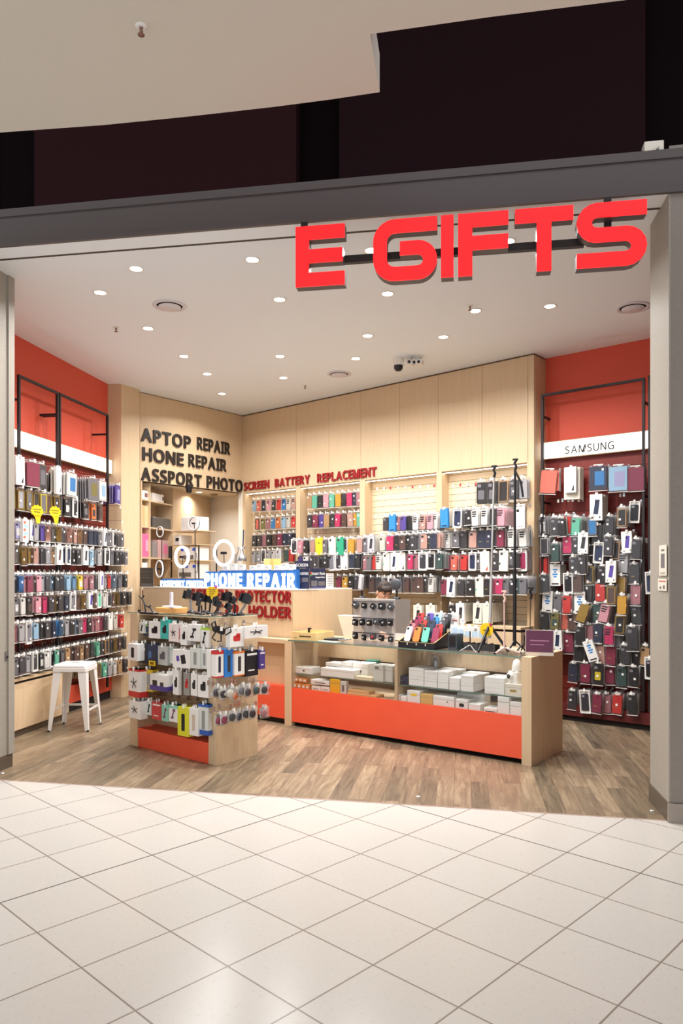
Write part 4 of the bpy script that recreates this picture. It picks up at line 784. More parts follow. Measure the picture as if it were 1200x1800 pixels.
cub(248, 259, 989, SH[0], BOXW, 'small white carton in the bottom cubby')
cub(268, 300, 908, SH[2], DKBAG, 'dark plastic wrapped bundle in the alcove shelf', nm='wrapped_bundle'); cub(300, 303, 960, SH[1], DKBAG, 'dark thin folder at the end of the alcove shelf')
# photo printers beyond the shelf
def al_box(px0, px1, py0, py1, d, m, label, nm, cat, details=()):
    u0, z1 = RF.hit(px0, py0, d); u1, z0 = RF.hit(px1, py1, d); o = thing(nm, label, cat, RF.at(u0, z0, d)); W, Hh = u1-u0, z1-z0; mb = MB(); mb.bbox(0, W, 0, .22, 0, Hh, m, .008); part('body', mb, o)
    for a, b, c_, d_, mm in details: mb = MB(); mb.box(a*W, b*W, -.006, 0, c_*Hh, d_*Hh, mm); part('front_panel', mb, o)
    return z0
st = thing('printer_rack', 'small dark rack of photo printers in the alcove', 'rack', RF.at(RF.hit(300, 1000, -.78)[0], 0, -.78)); W_ = RF.hit(347, 1000, -.78)[0]-RF.hit(300, 1000, -.78)[0]
for z in (RF.hit(320, 1016, -.78)[1], RF.hit(320, 985, -.78)[1], RF.hit(320, 957.5, -.78)[1], RF.hit(320, 933, -.78)[1]): mb = MB(); mb.box(0, W_, .002, .34, z-.012, z, WOOD); part('shelf_board', mb, st)
for x in (-.014, W_):
    for y in (.01, .33): mb = MB(); mb.box(x, x+.014, y, y+.014, 0, 2.0, BLKM); part('post', mb, st)
BL = mat('blue_tape', '#2a4fd0', .4)
al_box(317, 346, 963, 985, -.80, WHITE, 'white photo printer with blue corners on the upper rack board', 'photo_printer', 'printer', ((.05, .2, .75, .95, BL), (.75, .92, .75, .95, BL), (.2, .8, .1, .4, STEEL)))
al_box(312, 346, 992, 1016, -.80, WHITE, 'white photo printer with blue corners on the lower rack board', 'photo_printer', 'printer', ((.4, .55, .75, .95, BL), (.8, .95, .75, .95, BL), (.1, .7, .1, .4, STEEL)))
al_box(306, 316, 941, 957.5, -.80, BOXW, 'white carton with a dark camera picture on the rack', 'carton', 'box', ((.3, .8, .4, .7, BLACK),)); al_box(318, 346, 910, 933, -.80, mat('bright_white_sheet', '#f4f3f2', .5), 'white light tent panel behind the unlit ring light', 'light_tent', 'light tent')
# power cables behind the ring lights
o = thing('charging_cable', 'thin dark cable drooping beside the photo printers', 'cable', RF.at(RF.hit(345, 985, -.6)[0], ZT, -.6)); mb = MB(); mb.tube([(0, 0, .45), (.03, 0, .3), (.02, 0, .18), (-.02, 0, .2)], .004, BLACK); part('cord', mb, o)

u0 = RF.hit(463, 982, -.36)[0]; u1, zt = RF.hit(481, 982, -.36); q = thing('carton', 'pale yellow carton behind the small white cartons before the first niche', 'box', RF.at(u0, ZT-.3, -.36)); W_ = u1-u0
mb = MB(); mb.bbox(0, W_*.62, 0, .12, 0, zt-ZT+.3, mat('pale_yellow_card', '#e6d58a', .55), .004); mb.box(W_*.62, W_, .0, .12, 0, zt-ZT+.3, mat('straw_card', '#d3bd6e', .55)); part('body', mb, q)
sh = thing('counter_shelf', 'inner work shelf behind the tall repair counter', 'shelf', RF.at(.5, 0, -.32)); mb = MB(); mb.box(0, 2.1, 0, .4, ZT-.325, ZT-.302, WOOD); part('board', mb, sh)
for x in (0, 2.06): mb = MB(); mb.box(x, x+.04, 0, .4, 0, ZT-.325, WOOD); part('support', mb, sh)
# ------------------------------------------------------------------ glass display counter
CL = 2.698; TOP = .905
q = thing('display_counter', 'long oak and orange glass display counter lined with white cartons', 'counter', CF.at(0, 0, 0))
mb = MB(); mb.box(-.055, .04, 0, .70, 0, TOP-.008, WOOD); part('end_panel', mb, q)
mb = MB(); mb.box(CL-.087, CL, 0, .70, 0, TOP, WOODD); mb.box(CL-.087, CL, -.002, 0, 0, TOP, WOOD); part('end_panel', mb, q)
mb = MB(); mb.box(1.325, 1.357, .02, .45, .40, TOP-.008, WOOD); part('divider', mb, q)
mb = MB(); mb.box(.04, CL-.087, .008, .03, .045, .402, ORANGE); part('front_panel', mb, q)
mb = MB(); mb.box(.04, CL-.087, .06, .08, 0, .045, VOID); mb.box(.04, CL-.087, .06, .6, .0, .04, VOID); part('kick', mb, q)
mb = MB(); mb.box(.04, CL-.087, .03, .66, .37, .388, WOOD); part('deck', mb, q)
mb = MB(); mb.box(.04, CL-.087, .45, .468, .695, TOP-.008, WOOD); part('upper_back_panel', mb, q)
mb = MB(); mb.box(.04, CL-.087, .64, .66, .388, .695, mat('brown_back_board', '#7d6a58', .6)); part('lower_back_panel', mb, q)
mb = MB(); mb.box(.04, 1.325, .05, .44, .545, .552, GLASS); mb.box(.04, 1.325, .048, .05, .545, .552, GLEDGE); part('glass_shelf', mb, q)
mb = MB(); mb.box(1.357, CL-.087, .05, .44, .545, .552, GLASS); mb.box(1.357, CL-.087, .048, .05, .545, .552, GLEDGE); part('glass_shelf', mb, q)
mb = MB(); mb.box(.04, 1.34, .010, .016, .402, TOP-.008, GLASS); part('front_glass', mb, q)
mb = MB(); mb.box(1.343, CL-.087, .010, .016, .402, TOP-.008, GLASS); part('front_glass', mb, q)
mb = MB(); mb.box(-.01, CL-.09, .0, .46, TOP-.008, TOP, GLTOP); mb.box(-.01, CL-.09, -.003, 0, TOP-.009, TOP+.001, GLEDGE); part('glass_top', mb, q)
mb = MB(); mb.box(.04, CL-.087, .462, .70, TOP-.03, TOP, WOOD); part('back_top', mb, q)
q = thing('low_counter', 'low oak counter with an orange recess between the gondola and the glass counter', 'counter', CF.at(-1.30, 0, 0))
mb = MB(); mb.box(0, 1.244, 0, .13, TOP-.045, TOP, WOOD); part('top', mb, q)
mb = MB(); mb.box(0, 1.244, .10, .125, .40, TOP-.045, WOODD); part('back_panel', mb, q)
mb = MB(); mb.box(0, 1.244, .012, .10, .06, .405, ORANGE); part('front_panel', mb, q); mb = MB(); mb.box(0, 1.244, .05, .1, 0, .06, VOID); part('kick', mb, q)
# ------------------------------------------------------------------ cartons inside it
NB = [0]
def carton(px0, px1, py0, z0, y, dep, m, label, group=None, deco=None, nm='carton', h=None, cat='box'):
    u0, z1 = CF.hit(px0, py0, -y); u1, _ = CF.hit(px1, py0, -y); H_ = h or max(z1-z0, .012); W = u1-u0
    o = thing(nm, label, cat, CF.at(u0, z0, -y), group); mb = MB(); mb.bbox(.001, W-.001, 0, dep, 0, H_, m, min(.004, H_*.3)); part('body', mb, o)
    mb = MB(); mb.box(.003, W-.003, -.0004, .0, H_*.70, H_*.72, GREYTXT) if H_ > .06 else None
    if H_ > .06: part('lid_line', mb, o)
    if deco:
        a, b, c, d, mm = deco; mb = MB(); mb.rr((a+b)/2*W, (c+d)/2*H_, (b-a)*W, (d-c)*H_, min((b-a)*W, (d-c)*H_)*.4, -.0012, -.0002, mm); part('printed_mark', mb, o)
    return z0+H_
S1 = .5535; S0 = .3895; GRN = mat('green_card', '#1f6b5c', .5); YEL = mat('amber_card', '#efb31c', .5); ORG = mat('orange_card', '#e0893a', .55); NVB = mat('navy_card', '#23243f', .5)
carton(515, 546, 1171, S1, .07, .16, BOXW, 'flat white carton with a small dark logo at the counter post', deco=(.55, .66, .3, .6, BLACK))
carton(563, 622, 1173, S1, .06, .11, BOXW, 'wide low white carton at the front of the left glass shelf')
carton(572, 598, 1164, S1, .19, .15, BOXW, 'white carton behind the wide low one, nearer the repair counter'); carton(599, 618, 1163, S1, .19, .15, BOXW, 'narrow white carton in the middle of the left glass shelf')
carton(620, 646, 1165, S1, .17, .16, BOXW, 'white carton left of the green one on the left glass shelf', deco=(.4, .6, .35, .55, GREYTXT))
carton(642, 660, 1160, S1, .34, .09, GRN, 'dark green carton at the back of the left glass shelf'); carton(624, 654, 1188, S1, .06, .08, mat('manila_card', '#e2d2b0', .6), 'flat manila carton lying in front of the white cartons')
za = carton(655, 673, 1168, S1, .08, .15, BOXG, 'tall pale grey carton beside the counter divider', deco=(.2, .6, .75, .9, GREYTXT)); carton(674, 690, 1170, S1, .11, .22, BOXG, 'pale grey carton squeezed against the counter divider'); 
for r, (xs_, py) in enumerate((((514.5, 522, 529.5, 536.5), 1200), ((517, 524.5, 531.5), 1190.5))):
    for k, x in enumerate(xs_): carton(x, x+6.8, py+k*1.2, S0+(.068 if r else 0), .045+.02*r, .06, ORG, f'small orange and white carton, {ORD[k+1]} of the {"upper" if r else "lower"} row near the counter post', 'small orange cartons', (.15, .85, .3, .8, STICK))
for r, x0, x1, py in ((0, 547, 563, 1205), (0, 563.5, 579, 1206.5)): carton(x0, x1, py, S0, .05, .12, BOXW, f'small white carton on the counter deck, {"nearer the orange ones" if x0 < 550 else "next to the amber one"}', deco=(.2, .8, .4, .5, GREYTXT))
carton(546, 578, 1194, S0+.071, .05, .12, BOXW, 'long white carton lying on the two small white ones', deco=(.2, .8, .3, .5, GREYTXT))
carton(579.5, 597, 1193, S0, .05, .03, YEL, 'amber carton standing on the counter deck'); carton(597.5, 608, 1197, S0, .05, .05, BOXG, 'narrow pale carton with a dark picture beside the amber one', deco=(.3, .7, .2, .7, GREYTXT))
zk = carton(609, 661, 1217, S0, .05, .14, KRAFT, 'long kraft carton lying on the counter deck'); carton(611, 648, 1211, zk+.001, .06, .11, KRAFT, 'kraft carton stacked on the long kraft one')
# right compartment
carton(693, 717, 1187, S1, .07, .16, NVB, 'flat navy carton beside the counter divider', deco=(.4, .6, .4, .55, GREYTXT)); 
def stackc(px0, px1, py0, n, y, dep, where, deco=None):
    u0, z1 = CF.hit(px0, py0, -y); hh = (z1-S1)/n
    for k in range(n):
        carton(px0, px1, py0, S1+k*hh, y, dep, BOXW, f'{("upper" if k == n-1 else "lower" if k == 0 else "middle")} white carton of the stack {where}', 'stacked white cartons', deco, h=hh-.001)
stackc(718, 744.5, 1173, 2, .07, .2, 'next to the navy carton'); stackc(745, 768, 1178, 2, .07, .2, 'second after the navy carton'); stackc(768.5, 788, 1179, 2, .07, .2, 'third after the navy carton')
stackc(789, 808, 1190, 2, .06, .18, 'left of the gold edged cartons'); stackc(809, 832, 1186, 2, .06, .17, 'with gold edges left of the shelf gap')
carton(812, 847, 1182, S1, .26, .16, BOXW, 'wide white carton with a round window behind the gold edged stack', deco=(.4, .6, .6, .8, GREYTXT)); carton(768, 806, 1175, S1, .28, .15, BOXW, 'white carton at the back behind the second stack')
stackc(851, 886, 1189, 3, .08, .22, 'of wide cartons before the white camera')
zc = carton(887, 916.5, 1201, S1, .06, .19, mat('ivory_card', '#e6dfcf', .55), 'ivory carton with gold lettering under the white camera', deco=(.3, .7, .35, .55, mat('gold_ink', '#a98a3c', .4)))
u, z = CF.hit(905, 1190, -.12); q = thing('security_camera', 'white security camera with a dark lens and dome standing on the ivory carton', 'camera', CF.at(u, zc, -.13, -20))
mb = MB(); mb.bbox(-.055, .055, -.04, .05, 0, .105, WHITE, .012); part('body', mb, q)
mb = MB(); mb.lathe([(.03, 0), (.03, .02), (.024, .026), (0, .02)], WHITE, T(-.02, -.04, .06) @ R(0, 90)); part('lens_barrel', mb, q); mb = MB(); mb.lathe([(.022, 0), (.018, .006), (0, .009)], BLACK, T(-.02, -.062, .06) @ R(0, 90)); part('lens', mb, q)
mb = MB(); mb.lathe([(.045, .105), (.04, .15), (.03, .19), (.012, .205), (0, .208)], WHITE, T(.01, .005, 0)); part('dome', mb, q)
u, z = CF.hit(760, 1158, -.3); q = thing('security_camera', 'clear plastic domed camera pack behind the white cartons', 'camera', CF.at(u, S1+.0, -.36)); mb = MB(); mb.lathe([(.05, 0), (.05, .24), (.035, .27), (0, .28)], FILM); part('clear_dome', mb, q); mb = MB(); mb.lathe([(.03, .0), (.03, .2), (.02, .24), (0, .25)], STEEL); part('body', mb, q)
LOW = [(693, 703, 1220, 'first low white carton after the counter divider', BOXW, None), (703.5, 714, 1223, 'second low white carton after the counter divider', BOXW, None), (715, 738, 1213, 'white carton with a yellow oval label on the deck', BOXW, (.3, .75, .6, .78, YELLOW)), (738.5, 760, 1219, 'kraft carton between white ones on the deck', mat('kraft_bright', '#d9b268', .6), None),
       (760.5, 798, 1222, 'long white carton with a tiny black mark on the deck', BOXW, (.66, .70, .45, .6, BLACK)), (800, 822, 1228, 'white carton with a black framed logo on the deck', BOXW, (.3, .7, .25, .6, BLACK)), (823, 844, 1236, 'low white carton right of the black framed logo', BOXW, None), (850, 873, 1243, 'low white carton with grey stripe near the end panel', BOXW, (.1, .9, .2, .4, GREYTXT)), (874, 895, 1224, 'tall white carton on the deck near the end panel', BOXW, None), (895.5, 916.5, 1233, 'white carton at the end panel, on the deck', BOXW, None)]
for x0, x1, py, t, m, dc in LOW: carton(x0, x1, py, S0, .045, .16, m, t, None, dc)
carton(803, 850, 1217, S0, .22, .14, BOXW, 'wide white carton at the back behind the black framed logo'); 
# ------------------------------------------------------------------ things on the counter top
def top(px, py): v = G(px, py, TOP); return v
FR = CF.rot
p = top(515, 1121); u0 = CF.hit(515, 1121, -.03)[0]; u1 = CF.hit(560, 1124, -.03)[0]
q = thing('wooden_tray', 'pale wooden tray with dark tools on the corner of the glass counter', 'tray', CF.at(.02, TOP+.001, -.03, 4)); W, Dp, Hh = .31, .34, .082; PINE = grain_mat('pale_pine', '#e4c88f', '#d8b97c', (6, 6, 40))
mb = MB(); mb.box(0, W, 0, Dp, 0, .01, PINE); part('base', mb, q)
mb = MB(); mb.box(0, W, 0, .014, .01, Hh, PINE); [mb.box(.10+.017*k, .113+.017*k, -.0015, -.0002, .034, .048, BLACK) for k in range(9)]; mb.box(.03, .07, -.0015, -.0002, .024, .03, GREYTXT); part('front_side', mb, q)
for a, b, c, d in ((0, .014, .014, Dp), (W-.014, W, .014, Dp), (.014, W-.014, Dp-.014, Dp)): mb = MB(); mb.box(a, b, c, d, .01, Hh, PINE); part('side', mb, q)
q = thing('phone_holder', 'small black upright holder standing in the wooden tray', 'phone holder', CF.at(.13, TOP+.012, -.18)); mb = MB(); mb.bbox(-.03, .03, -.03, .03, 0, .015, BLACK, .005); part('base', mb, q); mb = MB(); mb.bbox(-.012, .012, -.008, .008, .015, .11, BLACK, .004); mb.box(.012, .03, -.008, .008, .095, .11, BLACK); part('post', mb, q)
q = thing('earbud_case', 'small dark rounded case lying in the wooden tray', 'case', CF.at(.24, TOP+.012, -.2)); mb = MB(); mb.lathe([(.035, 0), (.035, .02), (.02, .035), (0, .037)], BLACK); part('body', mb, q); mb = MB(); mb.lathe([(.036, .019), (.036, .022)], STEEL, cap=False); part('seam', mb, q)
q = thing('paper_box', 'cream flaring paper box standing behind the dark tool bundle', 'box', CF.at(.30, TOP+.001, -.50)); mb = MB(); a = [(0, 0), (.22, 0), (.22, .1), (0, .1)]; mb.add([(.06, 0, 0), (.2, 0, 0), (.2, .09, 0), (.06, .09, 0), (-.01, -.02, .24), (.22, -.02, .24), (.22, .1, .24), (-.01, .1, .24)], [(3, 2, 1, 0), (4, 5, 6, 7), (0, 1, 5, 4), (1, 2, 6, 5), (2, 3, 7, 6), (3, 0, 4, 7)], mat('cream_paper', '#ece0c8', .7)); part('body', mb, q); mb = MB(); mb.box(-.012, .222, -.022, .102, .24, .246, STICK); part('rim', mb, q)
for k in range(4):
    q = thing('selfie_stick', f'folded dark selfie stick lying left of the acrylic stand, {("front", "second", "third", "rear")[k]} one', 'selfie stick', CF.at(.36, TOP+.014, -.16-.045*k, random.uniform(-8, 8)), 'folded selfie sticks'); mb = MB(); mb.tube([(0, 0, 0), (.17, 0, .004)], .011, BLACK); part('grip', mb, q); mb = MB(); mb.tube([(.17, 0, .004), (.27, 0, .006)], .006, STEEL); part('shaft', mb, q)
q = thing('clear_bag', 'flat clear bag with pale cards lying by the selfie sticks', 'bag', CF.at(.36, TOP+.001, -.04, -4)); mb = MB(); mb.box(0, .25, 0, .09, 0, .004, mat('pale_green_card', '#c8d2c0', .5)); part('cards', mb, q); mb = MB(); mb.box(-.01, .26, -.005, .095, .0, .007, FILM); part('bag', mb, q)
# acrylic stand hung with car mounts
ua, zt = CF.hit(621, 1052, -.03); ub, _ = CF.hit(694, 1052, -.03); AW = ub-ua; AH = zt-TOP
q = thing('acrylic_stand', 'grey clear acrylic stand hung with three rows of black mounts', 'display stand', CF.at(ua, TOP+.001, -.03))
mb = MB(); mb.box(0, AW, 0, .006, 0, AH, ACRYL); part('front_panel', mb, q); mb = MB(); mb.box(0, AW, .006, .16, 0, .006, ACRYL); part('base', mb, q); mb = MB(); mb.box(0, AW, .006, .13, AH-.004, AH, GLTOP); mb.box(0, AW, -.001, .007, AH-.004, AH+.002, STICK); part('top_panel', mb, q)
def mount(M, label, s=1.0, m=BLACK, pad=None, group='small black mounts on the acrylic stand', clip=True):
    o = thing('phone_mount', label, 'phone mount', M, group)
    mb = MB(); mb.rr(0, 0, .05*s, .07*s, .012*s, -.018*s, 0, m); part('body', mb, o)
    mb = MB(); mb.box(-.032*s, -.022*s, -.03*s, -.0, -.03*s, .03*s, m); mb.box(.022*s, .032*s, -.03*s, 0, -.03*s, .03*s, m); part('jaws', mb, o)
    mb = MB(); mb.lathe([(.014*s, 0), (.014*s, .02*s), (.008*s, .03*s), (0, .03*s)], pad or STEEL, T(0, -.018*s, .0) @ R(0, 90), n=12); part('knob', mb, o); return o
for r, (zz, n, rw) in enumerate(((AH-.055, 5, 'top'), (AH*.52, 6, 'middle'), (AH*.20, 5, 'lowest'))):
    for k in range(n):
        x = AW*(.08+.84*k/(n-1)); mount(CF.at(ua+x, TOP+zz-random.uniform(0, .02), -.025, random.uniform(-20, 20), 0, random.uniform(-50, 50) if r == 0 else random.uniform(-15, 15)), f'black phone mount, {ORD[k+1]} from the left in the {rw} row of the acrylic stand', random.uniform(.75, 1.0), BLACK if (k+r) % 4 else mat('charcoal_plastic', '#4a4b50', .4), PINKTAG if (r, k) == (2, 2) else (mat('bone_plastic', '#cfc8b4', .4) if (r, k) == (1, 2) else None))
    q = thing('cross_rod', f'thin black rod across the {rw} row of the acrylic stand', 'rod', CF.at(ua, TOP+zz+.03, -.022)); mb = MB(); mb.tube([(.008, 0, 0), (AW-.008, 0, 0)], .004, BLACK); part('bar', mb, q); mb = MB(); mb.lathe([(.007, 0), (.007, .008)], BLACK, T(0, 0, 0) @ R(0, 0, 90)); part('end_cap', mb, q)
def big_mount(M, label, round_=False):
    q = thing('phone_holder', label, 'phone holder', M); mb = MB(); mb.lathe([(.04, 0), (.038, .012), (.02, .02), (0, .02)], BLACK); part('suction_base', mb, q); mb = MB(); mb.tube([(0, 0, .02), (.005, .0, .07), (0, -.01, .10)], .01, BLACK); part('arm', mb, q)
    mb = MB()
    if round_: mb.lathe([(.055, 0), (.055, .012), (.05, .018), (0, .018)], mat('charcoal_plastic', '#4a4b50', .4), T(0, -.01, .14) @ R(0, 90), n=24)
    else: mb.rr(0, .16, .085, .15, .014, -.03, -.012, mat('silver_plastic', '#b9b9bb', .35), R(0, 0, 10)); mb.rr(0, .16, .07, .13, .01, -.033, -.03, mat('pale_gel', '#d5d5d6', .3), R(0, 0, 10))
    part('cradle', mb, q)
big_mount(CF.at(ua+.06, TOP+AH+.003, -.09, -30), 'phone holder with a grey cradle standing on the acrylic stand corner'); big_mount(CF.at(ua+AW*.955, TOP+AH+.003, -.09), 'round black phone holder standing on the acrylic stand before the person', True)
# angled tray of loose phone cases
ua2 = CF.hit(699, 1130, -.02)[0]; ub2 = CF.hit(763, 1138, -.02)[0]; q = thing('case_tray', 'black tiered tray holding colourful loose phone cases', 'tray', CF.at(ua2, TOP+.001, -.025)); W = ub2-ua2; GOLDE = mat('gold_trim', '#b49a63', .4)
mb = MB(); mb.box(0, W, 0, .34, 0, .012, BLACK); part('base', mb, q)
for k in range(4): mb = MB(); mb.box(0, W, .005+.085*k, .015+.085*k, .012, .055+.03*k, BLACK); mb.box(0, W, .004+.085*k, .016+.085*k, .055+.03*k, .058+.03*k, GOLDE); part('step', mb, q)
for x in (0, W-.008): mb = MB(); mb.prism([(0, 0), (0, .06), (.34, .17), (.34, 0)], -.004, .004, BLACK, T(x+.004, 0, 0) @ R(90)); mb.prism([(0, .06), (0, .064), (.34, .174), (.34, .17)], -.005, .005, GOLDE, T(x+.004, 0, 0) @ R(90)); part('side', mb, q)
for k in (1, 2, 3): mb = MB(); mb.box(W*k/4-.003, W*k/4+.003, .015, .33, .012, .05, BLACK); mb.box(W*k/4-.004, W*k/4+.004, .002, .004, .03, .05, STICK); part('rib', mb, q)
CSE = [['w', 'or', 'mt', 'mg'], ['ro', 'br', 'nv', 'rd'], ['mg', 'rd', 'nv', 'dk'], ['mg', 'dk', 'bl', 'k'], ['rd', 'pu', 'lb', 'k']]
for r in range(5):
    for k in range(4):
        c = CSE[r][k]; x = ua2+W*(k+.5)/4+random.uniform(-.006, .006); o = thing('loose_phone_case', f'{COLS[c][0]} loose phone case, {ORD[k+1]} across in the {("front", "second", "third", "fourth", "rear")[r]} row of the black tray', 'phone case', CF.at(x, TOP+.125+.03*r, -.125-.055*r, random.uniform(-8, 8), -22), 'loose cases in the black tray', m_case(c, .07, .145, cam=(r, k) != (0, 3), bars=False))
        obj('inner_lining', m_rr('inner_lining', 'dk', .06, .13, .0052, .0062), o)
# white boxed packs behind and beside
for k, (px, py, w_) in enumerate(((759, 1076, .11), (775, 1077, .10), (789, 1079, .10), (803, 1080, .09), (770, 1086, .10))):
    u, z = CF.hit(px, py, -.42-.03*(k % 2)); o = thing('blister_pack', f'white blister pack standing behind the black case tray, {ORD[k+1]} one', 'blister pack', CF.at(u, TOP+.002, -.42-.03*(k % 2), random.uniform(-6, 6)), 'white blister packs', m_box('w', w_, z-TOP, .025)); o.matrix_world = CF.at(u, z, -.42-.035*(k % 3), random.uniform(-6, 6)); obj('printed_line', cached('bl', lambda: (lambda b: (b.box(-.03, .03, -.0135, -.0125, -.06, -.05, PINKTAG), b.mesh('printed_line'))[1])(MB())), o)
for k, (px, py) in enumerate(((800, 1098), (812, 1100), (824, 1101), (836, 1102), (848, 1103))):
    u, z = CF.hit(px, py, -.24); o = thing('earphone_pouch', f'pale white pouch pack in the clear tray, {ORD[k+1]} from the black case tray', 'pouch', CF.at(u, z, -.24, random.uniform(-8, 8), -6), 'pale pouch packs', m_box('w', .085, .10, .02)); obj('blue_insert', cached('bi', lambda: (lambda b: (b.rr(0, -.06, .06, .06, .01, -.0115, -.0102, mat('ice_blue', '#b9cfdf', .3)), b.mesh('blue_insert'))[1])(MB())), o)
q = thing('pouch_tray', 'dark open wire tray holding the pale pouch packs', 'tray', CF.at(CF.hit(795, 1125, -.2)[0], TOP+.001, -.19)); 
for y in (0, .1): mb = MB(); mb.box(0, .43, y, y+.004, 0, .06, mat('smoke_plastic', '#3f3c3a', .3)); part('side', mb, q)
mb = MB(); mb.box(0, .43, .004, .1, 0, .005, BLACK); part('base', mb, q)
for k in range(7): mb = MB(); mb.box(.06*k+.005, .06*k+.009, -.0, .1, .005, .07, STEEL); part('divider', mb, q)
q = thing('speaker_box', 'dark grey box tilted beside the case tray', 'box', CF.at(CF.hit(787, 1135, -.12)[0], TOP+.001, -.12, -8)); mb = MB(); mb.bbox(0, .10, 0, .10, 0, .15, mat('slate_plastic', '#3e464b', .4), .006, R(0, 0, 0)); part('body', mb, q); mb = MB(); mb.rr(.05, .08, .07, .10, .01, -.003, -.0005, BLACK); part('grille', mb, q)
# small T stand
q = thing('phone_stand', 'small white topped stand with thin spread feet on the counter', 'stand', CF.at(CF.hit(826, 1140, -.1)[0], TOP+.001, -.10)); mb = MB(); mb.rr(0, .20, .11, .03, .006, -.03, .03, WHITE); part('head', mb, q); mb = MB(); mb.tube([(0, 0, .02), (0, 0, .19)], .006, BLKM); part('pole', mb, q)
for a in (0, 130, 240): mb = MB(); mb.tube([(0, 0, .06), (.09*math.cos(math.radians(a-30)), .09*math.sin(math.radians(a-30)), .004)], .005, STEEL); part('leg', mb, q)
u, z = CF.hit(855, 1107, -.2); q = thing('price_disc', 'yellow round price sign with red corner on the counter tripod', 'price sign', CF.at(u, TOP+.001, -.2)); hz = z-TOP; mb = MB(); mb.rr(0, hz, .125, .12, .055, -.003, 0, YELLOW, None, 6); part('card', mb, q); mb = MB(); mb.box(.03, .05, -.005, -.003, hz+.03, hz+.06, PINKTAG); mb.box(-.03, .03, -.005, -.003, hz-.01, hz, mat('brown_ink', '#7a5a10', .6)); part('printed_mark', mb, q); mb = MB(); mb.tube([(0, .006, 0), (0, .006, hz)], .004, STEEL); mb.lathe([(.03, 0), (.03, .006)], STEEL); part('pole', mb, q)
# tall poles
def tall_stand(px, pyb, pyt, d, label, m, m2, r, leg=.11, lh=.15, head='clip', nm='selfie_tripod', lr=.008):
    b = None; u, _ = CF.hit(px[0], pyb, -d); _, zt = CF.hit(px[1], pyt, -d); u2, _ = CF.hit(px[1], pyt, -d); q = thing(nm, label, 'tripod', CF.at(u, TOP+.001, -d)); Hh = zt-TOP; dx = u2-u
    mb = MB(); mb.tube([(0, 0, lh*.5), (dx*.4, 0, Hh*.42)], r, m); part('lower_pole', mb, q); mb = MB(); mb.tube([(dx*.4, 0, Hh*.42), (dx, 0, Hh)], r*.65, m); part('upper_pole', mb, q)
    for a in (20, 140, 260): mb = MB(); mb.tube([(0, 0, lh), (leg*math.cos(math.radians(a)), leg*math.sin(math.radians(a)), lr-.001)], lr, m2); o = part('leg', mb, q); mb = MB(); mb.tube([(leg*.97*math.cos(math.radians(a)), leg*.97*math.sin(math.radians(a)), .011), (leg*1.03*math.cos(math.radians(a)), leg*1.03*math.sin(math.radians(a)), .006)], .0095, RUBBER); part('rubber_foot', mb, o)
    mb = MB(); mb.tube([(dx, 0, Hh-.005), (dx+.01, 0, Hh+.03), (dx-.005, 0, Hh+.06), (dx+.015, 0, Hh+.09)], .012, m2 if head != 'pink' else m); mb.box(dx-.02, dx+.025, -.012, .012, Hh+.085, Hh+.1, m2); part('phone_clip', mb, q)
    if head == 'strap': mb = MB(); mb.tube([(dx+.01, -.01, Hh-.02), (dx+.06, -.01, Hh-.12), (dx+.08, -.01, Hh-.25)], .010, m2); part('hanging_grip', mb, q)
tall_stand((860, 868), 1130, 838, .22, 'tall silver telescopic selfie pole on the black tripod with yellow sign', mat('silver_pole', '#c9cac6', .3, .5), BLACK, .014, .16, .24, lr=.0125)
tall_stand((904, 905), 1126, 826, .36, 'tall black telescopic pole standing at the counter end', BLACK, BLACK, .017, .10, .10, 'strap')
tall_stand((886, 886), 1133, 1058, .16, 'short pale pink selfie stick standing on the counter', mat('pale_pink_metal', '#e7c3b6', .35), mat('pale_pink_plastic', '#efc9bd', .4), .010, .14, .05, 'pink')
tall_stand((931, 932), 1128, 1052, .50, 'thin black rod tripod behind the maroon tablet sign', BLACK, BLACK, .006, .08, .07)
u, z = CF.hit(915, 1100, -.18)
ua, zt = CF.hit(917, 1107, -.10); ub, _ = CF.hit(945, 1106, -.10); q = thing('tablet_sign', 'maroon tablet sign leaning at the corner of the counter', 'sign', CF.at(ua+.02, TOP+.002, -.12, 18, -8)); W = .235; Hh = zt-TOP
mb = MB(); mb.box(0, W, 0, .008, .0, Hh, mat('silver_frame', '#cdbfb0', .4)); part('frame', mb, q); mb = MB(); mb.box(.006, W-.006, -.002, 0, .03, Hh-.006, mat('maroon_print', '#5a2140', .3)); part('print', mb, q); mb = MB(); mb.box(.04, W-.04, -.0028, -.002, Hh*.55, Hh*.60, mat('pink_ink', '#a56c86', .5)); mb.box(.04, W-.08, -.0028, -.002, Hh*.4, Hh*.44, mat('pink_ink', '#a56c86', .5)); part('printed_lines', mb, q); mb = MB(); mb.box(W*.4, W*.6, .008, .07, 0, .006, BLKM); part('foot', mb, q)
q = thing('mini_tripod', 'small grey mini tripod with bent legs beside the maroon sign', 'tripod', CF.at(CL-.20, TOP+.004, -.33)); mb = MB(); mb.tube([(0, 0, .07), (0, 0, .15)], .012, BLKM); part('head', mb, q)
for k, a in enumerate((10, 130, 250)): mb = MB(); mb.tube([(0, 0, .08), (.06*math.cos(math.radians(a)), .06*math.sin(math.radians(a)), .05), (.11*math.cos(math.radians(a)), .11*math.sin(math.radians(a)), .008)], .008, STEEL if k == 0 else BLKM); part('leg', mb, q)
